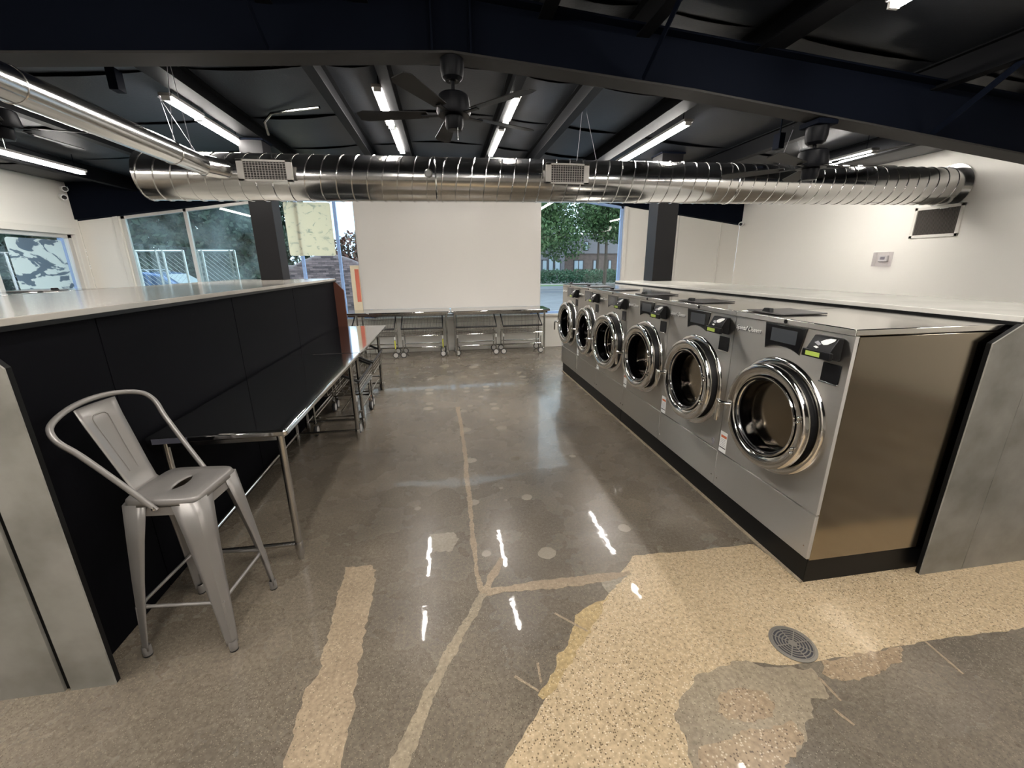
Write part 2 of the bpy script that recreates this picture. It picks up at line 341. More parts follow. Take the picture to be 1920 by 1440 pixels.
# ceiling: two roof slopes, with draped insulation panels between the purlins
ceiling = st('ceiling', G().prism([(XL - 0.2, YN - .2, roof(XL - .2)), (RX, YN - .2, RZ), (XR + 0.2, YN - .2, roof(XR + .2)), (XR + 0.2, YN - .2, roof(XR + .2) + 0.15), (RX, YN - .2, RZ + 0.15), (XL - 0.2, YN - .2, roof(XL - .2) + 0.15)], (0, YB - YN + .45, 0)), BLACKC, smooth=0)
PUR = [-5.2, -3.85, -2.27, -1.04, -0.45, 0.79, 1.52, 2.52, 4.15, 5.4]
edges = [XL + 0.01] + PUR + [XR - 0.01]
ycuts = [-6.95, -5.5, -4.0, -2.6, -1.0, 0.6, 2.1, 3.41, 4.75, 6.05, 7.4, 8.8]
for i in range(len(edges) - 1):
    for j in range(len(ycuts) - 1):
        x0, x1, y0, y1 = edges[i], edges[i + 1], ycuts[j], ycuts[j + 1]
        nx, ny = 6, 8; vs = []; fs = []
        sag = random.uniform(0.05, 0.085)
        for b in range(ny + 1):
            for a in range(nx + 1):
                u, v = a / nx, b / ny; x = x0 + (x1 - x0) * u
                s_ = math.sin(math.pi * u) * sag * (0.55 + 0.45 * math.sin(math.pi * min(1, v * 1.15)))
                if v > 0.92: s_ -= 0.03 * math.sin(math.pi * u)
                vs.append((x, y0 + (y1 - y0) * v, roof(x) - 0.02 - s_))
        for b in range(ny):
            for a in range(nx):
                k = b * (nx + 1) + a; fs.append((k, k + 1, k + nx + 2, k + nx + 1))
        G().add(vs, fs).build('insulation_panel', BLACKC, ceiling, smooth=60)
def wall_x(x0, x1, ya, yb, op=None):
    g = G(); zt = roof(x0 if abs(x0) < abs(x1) else x1)
    if not op: return g.bx(x0, x1, ya, yb, 0, zt)
    a, b, z0, z1 = op
    g.bx(x0, x1, ya, a, 0, zt); g.bx(x0, x1, b, yb, 0, zt); g.bx(x0, x1, a, b, 0, z0); g.bx(x0, x1, a, b, z1, zt)
    return g
wall_left = st('wall_left', wall_x(XL - 0.15, XL, YN, YB, (3.4, 8.62, 0.95, 2.30)), WALL, smooth=0)
wall_right = st('wall_right', wall_x(XR, XR + 0.15, YN, YB), WALL, smooth=0)
wall_front = st('wall_front', G().prism([(XL - .15, YN, 0), (XR + .15, YN, 0), (XR + .15, YN, roof(XR)), (RX, YN, RZ), (XL - .15, YN, roof(XL))], (0, -0.15, 0)), WALL, smooth=0)
# gable wall at the far end: low sill wall, white end panels, black gable above the windows
WX0, WX1 = -5.60, 3.80
wall_back = st('wall_back', G().bx(XL - .15, XR + .15, YB, YB + 0.16, 0, 0.685), WALL, smooth=0)
def wpanel(x0, x1, y=YB, t=0.1):
    return G().prism([(x0, y, 0.685), (x1, y, 0.685), (x1, y, head(x1)), (x0, y, head(x0))], (0, t, 0))
for x0, x1 in ((XL, WX0), (3.88, 5.05), (5.06, 6.06), (6.07, XR)):
    wpanel(x0, x1).build('wall_panel', WALL, wall_back, smooth=0, bev=0.004)
G().bar((6.05, YB - .012, 0.0), (6.05, YB - .012, head(6.05)), 0.03, 0.02, (0, 1, 0)).build('joint_strip', TRIMW, wall_back)
gable = G().prism([(XL - .15, YB - .06, head(XL)), (0.16, YB - .06, head(0.16)), (XR + .15, YB - .06, head(XR)), (XR + .15, YB - .06, roof(XR)), (RX, YB - .06, RZ), (XL - .15, YB - .06, roof(XL))], (0, 0.2, 0))
st('wall_gable', gable, BLACKS, smooth=0)
st('trim_1', G().bx(WX0, 3.88, YB - 0.05, YB + 0.02, 0.685, 0.725), TRIMW, bev=0.004)
for xx, nm in ((-5.66, 'trim_2'), (3.84, 'trim_3')):
    st(nm, G().prism([(xx - .04, YB - .03, .725), (xx + .04, YB - .03, .725), (xx + .04, YB - .03, head(xx + .04)), (xx - .04, YB - .03, head(xx - .04))], (0, 0.14, 0)), TRIMW, bev=0.004)
# windows of the gable wall
def window(nm, x0, x1, muls, gm, fm, mulm=None):
    def post(x, w, y=YB + .02, t=.06): return G().prism([(x - w / 2, y, .725), (x + w / 2, y, .725), (x + w / 2, y, head(x + w / 2)), (x - w / 2, y, head(x - w / 2))], (0, t, 0))
    f = G(); f.bx(x0, x1, YB + .02, YB + .08, .725, .775)
    f.prism([(x0, YB + .02, head(x0) - .05), (x1, YB + .02, head(x1) - .05), (x1, YB + .02, head(x1)), (x0, YB + .02, head(x0))], (0, .06, 0)) if x0 * x1 > 0 else None
    for q in (post(x0 + .03, .06), post(x1 - .03, .06)): f.add(q.v, q.f)
    w = st(nm, f, fm, bev=0.003)
    cuts = [x0 + .06] + list(muls) + [x1 - .06]
    for xm in muls: post(xm, .055).build('mullion', mulm or fm, w, bev=.003)
    for a, b in zip(cuts[:-1], cuts[1:]):
        G().prism([(a, YB + .045, .77), (b, YB + .045, .77), (b, YB + .045, head(b) - .04), (a, YB + .045, head(a) - .04)], (0, .008, 0)).build('window_pane', gm, w, smooth=0)
    return w
window('window_1', WX0, -3.40, [-4.55], GLASS1, ALUF)
window('window_2', -3.36, -1.45, [-2.665, -1.985], GLASS2, BLUEF)
window('window_3', -1.45, 1.80, [0.16], GLASS2, ALUF)
window('window_4', 1.80, 3.79, [], GLASS2, BLUEF)
w5 = G()
for a in ((XL - .10, XL - .02, 3.4, 8.62, .95, 1.02), (XL - .10, XL - .02, 3.4, 8.62, 2.24, 2.30), (XL - .10, XL - .02, 3.4, 3.46, .95, 2.3), (XL - .10, XL - .02, 8.54, 8.62, .95, 2.3)): w5.bx(*a)
w5 = st('window_5', w5, ALUF, bev=.004)
G().bx(XL - .09, XL - .03, 7.16, 7.23, 1.02, 2.24).build('mullion', ALUF, w5, bev=.003)
G().bx(XL - .095, XL - .025, 8.42, 8.46, 1.02, 2.24).build('mullion', BLUEF, w5, bev=.003)
for a, b in ((3.46, 7.16), (7.23, 8.42), (8.46, 8.54)): G().bx(XL - .064, XL - .056, a, b, 1.02, 2.24).build('window_pane', GLASS2, w5, smooth=0)
st('trim_4', G().bx(XL, XL + .05, 3.3, 8.72, 2.30, 2.40).bx(XL, XL + .05, 3.3, 3.4, .9, 2.3).bx(XL, XL + .05, 8.62, 8.72, .9, 2.3).bx(XL, XL + .12, 3.3, 8.72, .88, .95), TRIMW, bev=.005)
# posters left on the glass
g = G().prism([(XL - .045, y, z) for y, z in rounded(7.95, 1.81, .96, .78, .05)], (.004, 0, 0))
tag(g.build('torn_poster', POSTB, smooth=0), 'torn blue poster with white paper residue on the left wall window', 'poster')
g = G().prism([(x, YB + .012, z) for x, z in rounded(-2.46, 2.42, .83, .95, .03)], (0, .004, 0))
tag(g.build('torn_poster', POSTY, smooth=0), 'crinkled cream poster peeling off the window beside the left column', 'poster')
sg = thing('sign_panel', 'cream sign panel with red stripe at left edge of white board', 'sign', (-1.72, 8.80, .73))
G().bx(-.085, .085, -.012, .012, 0, 1.03).build('panel', mat('cream_sign', (0.72, 0.62, 0.45), 0.5), sg, bev=.003)
G().bx(-.005, .07, -.016, -.012, .33, .96).build('red_stripe', mat('red_stripe_print', (0.62, 0.16, 0.10), 0.5), sg)
bd = thing('white_board', 'large blank white board covering the middle of the far windows', 'board', (0, 0, 0))
G().bx(-1.62, 1.995, 8.785, 8.835, .912, 3.05).build('panel', BOARDM, bd, bev=.004)
for x in (-1.63, 1.985): G().bx(x, x + .02, 8.777, 8.837, .902, 3.06).build('edge_strip', ALUF, bd)
G().bx(-1.61, 1.985, 8.777, 8.837, .902, .914).build('edge_strip', ALUF, bd)

# ------------------------------------------------------------------ floor inlays: mortar patches, filled cracks, aggregate strip, glue spots
def ragged(pts, amp, step=0.09, closed=True):
    out = []; n = len(pts)
    for i in range(n if closed else n - 1):
        a, b = Vector((*pts[i], 0)), Vector((*pts[(i + 1) % n], 0)); k = max(1, int((b - a).length / step)); t = (b - a).normalized(); nn = Vector((-t.y, t.x, 0))
        for j in range(k):
            ph = (a.x + b.y) * 40; p = a.lerp(b, j / k) + nn * (random.uniform(-amp, amp) * .6 + amp * .9 * math.sin(ph + j * step * 21) * math.sin(j * step * 9.7 + ph * .3)) * (1 if j else .4); out.append((p.x, p.y))
    return out
def inlay(name, pts, m, h, amp=0.012, step=.06):
    step = step * .32
    P = ragged(pts, amp, step)
    return G().prism([(x, y, -.002) for x, y in P], (0, 0, h + .002)).build(name, m, floor, smooth=0)
def crack(name, path, m, h, amp=.006):
    L, Rr = [], []
    for i, (x, y, w) in enumerate(path):
        a, b = path[max(i - 1, 0)], path[min(i + 1, len(path) - 1)]; t = Vector((b[0] - a[0], b[1] - a[1])).normalized()
        L.append((x - t.y * w / 2, y + t.x * w / 2)); Rr.append((x + t.y * w / 2, y - t.x * w / 2))
    return inlay(name, L + Rr[::-1], m, h, amp, .05)
inlay('mortar_patch', [(-0.676, 2.234), (-0.512, 2.221), (-0.481, 2.178), (-0.474, 1.921), (-0.475, 1.717), (-0.485, 1.56), (-0.458, 1.374), (-0.457, 1.143), (-0.453, 1.048), (-0.661, 1.082), (-0.662, 1.177), (-0.676, 1.346), (-0.682, 1.479), (-0.64, 1.534), (-0.647, 1.715), (-0.662, 1.916)], GROUT, 0.0008, 0.012, 0.06)
inlay('aggregate_strip', [(1.075, 2.04), (1.44, 2.024), (1.888, 2.012), (1.943, 1.7), (2.708, 1.669), (3.44, 1.631), (4.24, 1.646), (3.41, 1.235), (2.757, 1.22), (2.179, 1.236), (1.9, 1.227), (1.63, 1.228), (1.434, 1.239), (1.249, 1.278), (1.011, 1.236), (0.837, 1.117), (0.819, 1.003), (0.8, 0.937), (0.683, 0.778), (0.025, 0.886), (0.125, 1.047), (0.224, 1.154), (0.381, 1.304), (0.506, 1.437), (0.633, 1.58), (0.864, 1.834)], TERR, 0.0008, 0.006, 0.08)
inlay('sandy_edge', [(0.803, 1.76), (0.606, 1.668), (0.522, 1.551), (0.481, 1.483), (0.415, 1.411), (0.367, 1.342), (0.301, 1.282), (0.32, 1.263), (0.393, 1.302), (0.502, 1.424), (0.633, 1.57), (0.79, 1.728)], SAND, 0.0012, 0.012, 0.06)
inlay('grey_patch', [(1.212, 1.292), (1.355, 1.242), (1.54, 1.206), (1.527, 1.138), (1.51, 1.08), (1.468, 1.074), (1.426, 1.087), (1.343, 1.013), (1.273, 0.947), (1.197, 0.92), (1.121, 0.884), (0.935, 0.737), (0.683, 0.778), (0.8, 0.937), (0.82, 1.022), (0.833, 1.118), (0.91, 1.193), (1.053, 1.261)], GROUT2, 0.0012, 0.012, 0.06)
inlay('aggregate_spot', [(1.038, 1.145), (1.17, 1.173), (1.252, 1.148), (1.265, 1.09), (1.215, 1.045), (1.106, 1.042), (1.027, 1.061), (1.007, 1.1)], TERR2, 0.0016, 0.014, 0.06)
inlay('aggregate_spot', [(0.859, 0.997), (1.075, 1.018), (1.27, 1.025), (1.265, 0.948), (1.167, 0.911), (0.975, 0.785), (0.765, 0.819)], TERR2, 0.0016, 0.014, 0.06)
inlay('aggregate_spot', [(1.614, 1.226), (1.841, 1.226), (2.076, 1.227), (1.971, 1.166), (1.697, 1.122), (1.583, 1.141), (1.565, 1.176)], TERR2, 0.001, 0.012, 0.06)
inlay('mortar_patch', [(-0.185, 2.47), (-0.024, 2.466), (0.016, 2.39), (-0.035, 2.279), (-0.156, 2.279)], SPOT, 0.0008, 0.012, 0.06)
inlay('mortar_patch', [(0.994, 1.907), (0.892, 1.902), (0.803, 1.857), (0.809, 1.775), (0.914, 1.839)], SPOT, 0.0009, 0.012, 0.06)
crack('filled_crack', [(0.09, 5.077, 0.049), (0.109, 4.388, 0.037), (0.116, 3.69, 0.036), (0.108, 3.167, 0.041), (0.111, 2.91, 0.035), (0.105, 2.555, 0.031), (0.103, 2.214, 0.03), (0.108, 1.982, 0.028), (0.127, 1.889, 0.036)], GROUT, 0.001, 0.006)
crack('filled_crack', [(0.14, 1.903, 0.048), (0.055, 1.743, 0.045), (-0.044, 1.585, 0.052), (-0.129, 1.412, 0.057), (-0.18, 1.285, 0.061), (-0.24, 1.142, 0.068), (-0.284, 1.035, 0.074)], GROUT2, 0.0009, 0.008)
crack('filled_crack', [(0.133, 1.888, 0.036), (0.18, 1.992, 0.044), (0.227, 2.073, 0.046), (0.268, 2.157, 0.03)], GROUT, 0.0012, 0.006)
inlay('filled_crack', [(0.136, 1.92), (0.293, 1.914), (0.452, 1.933), (0.609, 1.928), (0.803, 1.926), (0.998, 1.916), (1.0, 1.884), (0.794, 1.859), (0.59, 1.86), (0.436, 1.861), (0.286, 1.871), (0.143, 1.867)], GROUT, 0.0011, .008)
crack('saw_cut', [(2.191,1.234,.012),(2.175,1.07,.010)], GROUT, .0013, .001)
crack('saw_cut', [(1.536,1.161,.012),(1.54,1.057,.010)], GROUT, .0013, .001)
crack('saw_cut', [(1.479,1.033,.012),(1.505,0.967,.010)], GROUT, .0013, .001)
crack('saw_cut', [(0.483,1.689,.012),(0.616,1.554,.010)], GROUT, .0013, .001)
crack('saw_cut', [(0.22,1.384,.012),(0.31,1.301,.010)], GROUT, .0013, .001)
crack('saw_cut', [(0.334,1.43,.012),(0.33,1.336,.010)], GROUT, .0013, .001)
SPOTS = [(-0.286, 6.567, 0.058), (0.243, 6.58, 0.064), (0.543, 6.581, 0.059), (1.186, 6.404, 0.067), (-0.294, 5.925, 0.071), (-0.288, 5.746, 0.061), (0.25, 5.908, 0.053), (0.241, 5.736, 0.054), (0.543, 5.929, 0.059), (0.535, 5.772, 0.054), (0.252, 5.09, 0.044), (0.159, 4.907, 0.049), (0.555, 5.108, 0.056), (0.558, 4.937, 0.059), (-0.279, 5.081, 0.071), (-0.274, 5.28, 0.059), (0.475, 4.538, 0.036), (0.553, 4.272, 0.066), (0.154, 4.285, 0.069), (0.483, 7.988, 0.045), (-0.071, 7.369, 0.097), (0.446, 7.202, 0.096), (0.554, 2.816, 0.046), (0.146, 2.814, 0.041), (0.164, 3.528, 0.055), (0.571, 3.494, 0.05), (1.121, 3.455, 0.034), (-0.281, 2.801, 0.027), (0.783, 6.69, 0.045), (1.171, 6.653, 0.045), (0.423, 5.464, 0.045), (-0.039, 7.475, 0.049), (0.376, 2.988, 0.019), (0.386, 2.803, 0.015), (0.556, 2.153, 0.062), (1.14, 2.316, 0.048), (0.571, 3.494, 0.055), (0.177, 2.212, 0.033)]
spot_v = [G().prism([(math.cos(k * math.pi / 9) * q, math.sin(k * math.pi / 9) * q, -.002) for k in range(18) for q in [random.uniform(.88, 1.0)]], (0, 0, .003)).build('repair_spot', SPOT, floor, smooth=0) for _ in range(4)]
for i, (x, y, r) in enumerate(SPOTS):
    o = spot_v[i] if i < 4 else spot_v[i % 4].copy()
    if i >= 4: COL.objects.link(o)
    o.location = (x, y, .0001); o.scale = (r, r * .95, .4); o.rotation_euler.z = i * 1.3

# the same inlays go on towards the entrance
inlay('mortar_patch', [(-.664, 1.12), (-.47, 1.10), (-.42, .4), (-.40, -.3), (-.63, -.25), (-.66, .5)], GROUT, .00075)
crack('filled_crack', [(-.27, 1.07, .05), (-.40, .4, .06), (-.52, -.4, .07)], GROUT2, .0008)
inlay('aggregate_strip', [(.035, .93), (.795, .93), (.84, .60), (.95, -.5), (-.55, -.5), (-.25, .3)], TERR, .00075)
inlay('grey_patch', [(.80, .92), (1.11, .85), (1.13, .2), (.90, .1)], GROUT2, .0009)
# ------------------------------------------------------------------ floor drain
dr = thing('floor_drain', 'round grey floor drain grate set in the pale aggregate floor', 'drain', (1.556, 1.326, 0.002))
G().lathe([(.100, 0), (.100, .003), (.088, .004), (.086, .001)], (0, 0, 0), n=40).build('rim', mat('drain_metal', (0.30, 0.28, 0.25), 0.4, 0.7), dr)
G().lathe([(.0, .0005), (.087, .0005)], (0, 0, 0), n=40).build('sump', DKP, dr)
gr = G()
for k in range(6): gr.lathe([(.014 + k * .0135, .0006), (.014 + k * .0135, .003), (.019 + k * .0135, .003), (.019 + k * .0135, .0006)], (0, 0, 0), n=40)
for k in range(8):
    a = k * math.pi / 4; gr.bar((.012 * math.cos(a), .012 * math.sin(a), .002), (.088 * math.cos(a), .088 * math.sin(a), .002), .005, .003)
gr.lathe([(0, .0032), (.014, .0032)], (0, 0, 0), n=16)
gr.build('grate', MATS['drain_metal'], dr)

# ------------------------------------------------------------------ roof steel
def ibeam_y(x, y0, y1, h, w, label, name='roof_purlin', grp='roof purlins'):
    zt = roof(x) - .02; t = thing(name, label, 'beam', (x, y0, zt - h), 0, grp); L = y1 - y0
    G().bx(-.006, .006, 0, L, .012, h - .012).build('web', PURM, t)
    G().bx(-w / 2, w / 2, 0, L, 0, .012).build('bottom_flange', PURM, t)
    G().bx(-w / 2, w / 2, 0, L, h - .012, h).build('top_flange', PURM, t)
    return t
NAMES = {-5.2: 'black purlin along the roof nearest the left wall', -3.85: 'black purlin above the left counter, left of the column',
         -1.04: 'black purlin second to the left of the middle ceiling fan', -0.45: 'black purlin beside the left middle light strip',
         0.79: 'black purlin beside the right middle pair of light strips', 1.52: 'black purlin second to the right of the middle ceiling fan',
         4.15: 'black purlin behind the right ceiling fan', 5.4: 'black purlin along the roof nearest the right wall'}
for x in PUR:
    if x in NAMES: ibeam_y(x, YN, YB - .08, .20, .10, NAMES[x])
for x, lab in ((-2.27, 'wide black beam running back to the top of the left column'), (2.52, 'wide black beam beside the long right light strip')):
    zt = roof(x) - .02; t = thing('roof_beam', lab, 'beam', (x, YN, zt - .16), 0, 'wide roof beams'); L = YB - .08 - YN
    G().bx(-.1, .1, 0, L, 0, .014).build('bottom_flange', PURM, t); G().bx(-.1, .1, 0, L, .146, .16).build('top_flange', PURM, t); G().bx(-.05, .05, 0, L, .014, .146).build('web', PURM, t)
# main rigid frame across the room in front of the duct
FY0, FY1 = 3.32, 3.50
fr = thing('rigid_frame_beam', 'massive black tapered steel beam spanning the room in front of the duct', 'beam', (0, 0, 0))
bot = [(XL, 2.70), (-2.68, 2.960), (0.13, 3.128), (1.93, 2.992), (5.32, 2.636), (XR, 2.50)]
def fb(x):
    for (a, za), (b, zb) in zip(bot[:-1], bot[1:]):
        if a <= x <= b: return za + (zb - za) * (x - a) / (b - a)
    return bot[0][1]
def strip(y0, y1, off0, off1, top=False):
    lo = [(x, y0, (roof(x) - .17 if top else z) + off0) for x, z in bot]; hi = [(x, y0, (roof(x) - .17 if top else z) + off1) for x, z in bot]
    g = G(); n = len(bot); v = lo + hi + [(p[0], y1, p[2]) for p in lo + hi]; f = []
    for i in range(n - 1):
        f += [(i, i + 1, n + i + 1, n + i), (2 * n + i, 3 * n + i, 3 * n + i + 1, 2 * n + i + 1), (i, 2 * n + i, 2 * n + i + 1, i + 1), (n + i, n + i + 1, 3 * n + i + 1, 3 * n + i)]
    f += [(0, n, 3 * n, 2 * n), (n - 1, 3 * n - 1, 4 * n - 1, 2 * n - 1)]
    return g.add(v, f)
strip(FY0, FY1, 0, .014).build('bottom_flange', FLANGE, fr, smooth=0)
strip(FY0, FY1, -.014, 0, True).build('top_flange', BLACKS, fr, smooth=0)
n = len(bot); ym = (FY0 + FY1) / 2
G().add([(x, ym - .006, z + .01) for x, z in bot] + [(x, ym - .006, roof(x) - .175) for x, z in bot] + [(x, ym + .006, z + .01) for x, z in bot] + [(x, ym + .006, roof(x) - .175) for x, z in bot],
        [q for i in range(n - 1) for q in ((i, i + 1, n + i + 1, n + i), (2 * n + i, 3 * n + i, 3 * n + i + 1, 2 * n + i + 1))]).build('web', BLACKS, fr, smooth=0)
for x in (-3.85, -1.04, 1.52, 4.15): G().bar((x, 2.75, roof(x) - .16), (x, FY0 + .03, fb(x) + .03), .05, .008, (1, 0, 0)).build('flange_brace', BLACKS, fr)
for x in (0.0, 0.26): G().bx(x - .006, x + .006, FY0 + .01, ym - .006, fb(x) + .01, roof(x) - .18).build('stiffener', BLACKS, fr)
for x, xx in ((4.0, 'near right'),):
    tag(G().tube([(4.05, 2.7, 3.12), (5.9, -2.5, 3.05)], .009, 6).build('brace_rod', BLACKS), 'thin dark roof brace rod at the upper right corner', 'rod', 'roof brace rods')
    tag(G().tube([(3.9, 1.0, 3.2), (6.3, 2.7, 2.95)], .009, 6).build('brace_rod', BLACKS), 'thin dark brace rod crossing towards the right wall', 'rod', 'roof brace rods')
# box columns
def column(x0, x1, y0, y1, zt, label, zb):
    t = thing('steel_column', label, 'column', ((x0 + x1) / 2, (y0 + y1) / 2, 0), 0, 'charcoal box columns'); w, d = (x1 - x0) / 2, (y1 - y0) / 2
    G().bx(-w, w, -d, d, zb, zt).build('shaft', COLM, t, bev=.006)
    G().bx(-w - .02, w + .02, -d - .02, d + .02, zt - .02, zt).build('cap_plate', BLACKS, t)
    return t
column(-2.44, -2.16, 6.22, 6.50, roof(-2.3) - .19, 'charcoal box column rising through the left counter', 1.576)
column(3.22, 3.55, 6.25, 6.55, roof(3.4) - .10, 'charcoal box column behind the row of washers on the right', 1.489)
tag(G().tube([(-2.03, 6.1, 3.30), (-2.0, 5.95, 3.40), (-1.85, 5.75, 3.43), (-1.6, 5.6, 3.42), (-1.25, 5.45, 3.42)], .016, 8).build('flexible_conduit', TUBE), 'curved flexible metal conduit leaving the top of the left column', 'conduit')
for (x, y, z), s in (((-2.60, 4.45, 3.24), 'small black box hanging under the left roof beam'), ((3.85, 4.75, 3.08), 'small black box hanging beside the right ceiling fan')):
    t = thing('junction_box', s, 'box', (x, y, z)); G().bx(-.035, .035, -.05, .05, -.08, .08).build('body', BLACKS, t, bev=.004); G().tube([(0, 0, .08), (0, 0, roof(x) - .06 - z)], .008, 6).build('stem', BLACKS, t)

# ------------------------------------------------------------------ strip lights
def strip_light(x, y0, y1, z, label):
    t = thing('strip_light', label, 'light', (x, y0, z), 0, 'LED strip lights'); L = y1 - y0
    G().bx(-.058, .058, 0, L, .010, .040).build('housing', LHOUSE, t, bev=.004)
    G().bx(-.026, .026, .02, L - .02, -.024, .010).build('led_tube', LEDM, t, bev=.008)
    for e in (0, L - .02): G().bx(-.034, .034, e, e + .02, -.024, .014).build('end_cap', WPLAST, t)
    for e in (.12, L - .12): G().tube([(0, e, .045), (0, e, max(.06, roof(x) - .03 - z))], .004, 5).build('hanger', BLACKS, t)
    return t
strip_light(-.545, 4.78, 5.96, 3.40, 'lit LED strip left of the middle ceiling fan, nearer end')
strip_light(-.525, 5.98, 7.16, 3.40, 'lit LED strip left of the middle ceiling fan, end over the duct')
strip_light(.825, 4.756, 5.60, 3.40, 'short lit LED strip right of the middle ceiling fan')
strip_light(.815, 5.86, 7.14, 3.40, 'lit LED strip right of the middle fan, just above the duct')
strip_light(2.765, 4.83, 7.25, 3.25, 'long lit LED strip right of the middle, angled over the washers')
strip_light(-2.44, 4.815, 5.38, 3.25, 'short lit LED strip beside the beam to the left column')
strip_light(-2.465, 5.397, 6.38, 3.25, 'lit LED strip ending at the top of the left column')
strip_light(-4.80, 4.6, 7.08, 3.00, 'lit LED strip at far left near the left wall')
strip_light(5.15, 4.75, 5.95, 3.02, 'lit LED strip partly hidden behind the right duct end')
strip_light(2.775, 1.45, 2.65, 3.25, 'lit LED strip at the top edge of the picture, right side')
for x in (-4.8, -2.7, -.55, .82, 5.15):
    strip_light(x, -.9, 1.5, roof(x) - .26, 'lit LED strip behind the camera, %s' % {-4.8: 'far left row', -2.7: 'left row', -.55: 'left middle row', .82: 'right middle row', 5.15: 'far right row'}[x])

# ------------------------------------------------------------------ ducts
dz = lambda x: 2.592 + (x + 2.77) / 9.27 * .085
DY, DR = 4.86, .215
dk = thing('spiral_duct', 'large shiny spiral air duct spanning the room above the washers', 'duct', (0, 0, 0))
x0 = -2.77
g = G(); ns = 24; vs = []
xs = [x0 + (XR - x0) * i / ns for i in range(ns + 1)]
g.tube([(x, DY, dz(x)) for x in xs], DR, 40, cap=False); g.build('duct_pipe', GALV, dk, smooth=40)
G().lathe([(0, 0), (DR - .01, 0), (DR, .01)], (x0, DY, dz(x0)), 'x', 40).build('end_cap', GALV, dk, smooth=40)
k = 0; x = x0 + .06
while x < XR - .1:
    P = [];
    for q in range(33):
        a = 2 * math.pi * q / 32; xx = x + .085 * math.sin(a + .6) * .55
        P.append((xx, DY + DR * math.cos(a), dz(xx) + DR * math.sin(a)))
    G().tube(P[:-1], .0065, 5, closed=True).build('spiral_seam', GALVR, dk)
    x += .146
for x in (-.03, 3.35): G().tube([(x, DY + (DR + .001) * math.cos(q * math.pi / 16), dz(x) + (DR + .001) * math.sin(q * math.pi / 16)) for q in range(32)], .008, 5, closed=True).build('joint_band', GALV, dk)
G().lathe([(DR, -.02), (DR + .05, -.02), (DR + .05, -.005), (DR, -.005)], (XR, DY, dz(XR)), 'x', 40).build('wall_collar', GALV, dk)
G().lathe([(0, 0), (.030, .002), (.042, .012), (.045, .03)], (-.10, DY - DR - .012, dz(0) + .02), 'y', 20).build('patch_cap', CAPM, dk)
def register(x0, x1, z0, z1, label):
    y = DY - DR - .055; t = thing('duct_register', label, 'vent', ((x0 + x1) / 2, y, (z0 + z1) / 2), 0, 'duct registers'); w, h = (x1 - x0) / 2, (z1 - z0) / 2
    f = G(); b = .045
    f.bx(-w, w, 0, .018, h - .018, h); f.bx(-w, w, 0, .018, -h, -h + .018); f.bx(-w, -w + b + .012, 0, .018, -h, h); f.bx(w - b - .012, w, 0, .018, -h, h)
    f.build('frame', VENTW, t, bev=.002)
    G().bx(-w + .02, w - .02, .016, .10, -h + .01, h - .01).build('neck', FILTER, t)
    for i in range(7): z = -h + .03 + (2 * h - .06) * i / 6; G().bx(-w + b, w - b, .004, .010, z - .0014, z + .0014).build('crossbar', VENTW, t)
    for i in range(15): x = -w + b + .012 + (2 * w - 2 * b - .024) * i / 14; G().bx(x - .0014, x + .0014, .002, .012, -h + .015, h - .015).build('blade', VENTW, t)
register(-1.85, -1.365, 2.525, 2.71, 'grey grille register on the left part of the big duct')
register(1.095, 1.56, 2.56, 2.755, 'grey grille register on the middle part of the big duct')
# branch pipe
bp = thing('branch_pipe', 'smooth silver pipe running from upper left into the big duct', 'duct', (0, 0, 0))
px_, pz, pr_ = -2.09, 2.632, .087
G().tube([(px_, -3.5, pz), (px_, 1.9, pz), (px_, 2.9, pz), (px_, 4.05, pz)], pr_, 32).build('pipe', GALV, bp, smooth=40)
G().tube([(px_, 4.05, pz), (px_, 4.5, pz)], pr_ - .004, 32).build('pipe', GALV, bp, smooth=40)
G().tube([(px_, 4.5, pz), (px_ + .05, 4.60, pz), (px_ + .12, 4.72, pz - .005)], pr_ + .004, 32).build('elbow', GALV, bp, smooth=40)
for y in (2.75, 4.05): G().tube([(px_ + (pr_ + .002) * math.cos(q * math.pi / 12), y, pz + (pr_ + .002) * math.sin(q * math.pi / 12)) for q in range(24)], .003, 4, closed=True).build('joint_band', GALVR, bp)
def cables(pts, label):
    t = thing('hanger_cable', label, 'cable', pts[0], 0, 'duct hanger cables'); o = Vector(pts[0])
    G().lathe([(.004, -.02), (.018, -.01), (.004, 0)], (0, 0, 0), n=8).build('hook', GREYP, t)
    for p in pts[1:]: G().tube([(0, 0, -.01), tuple(Vector(p) - o)], .0025, 5).build('wire', GREYP, t)
cables([(1.60, 5.0, 3.50), (1.50, 4.84, dz(1.5) + DR), (1.72, 4.84, dz(1.7) + DR)], 'thin twin cable holding the duct above its middle register')
cables([(4.16, 4.92, 3.30), (3.98, 4.85, dz(4) + DR), (4.3, 4.85, dz(4) + DR)], 'thin cable holding the duct beside the right ceiling fan')
cables([(-2.66, 5.15, 3.36), (-2.45, 4.88, dz(-2.4) + DR), (-2.3, 4.88, dz(-2.3) + DR)], 'thin cable holding the left end of the big duct')
cables([(-2.1, 4.3, 3.45), (-2.17, 4.25, pz + .05), (-2.03, 4.25, pz + .05)], 'thin cable holding the silver branch pipe')

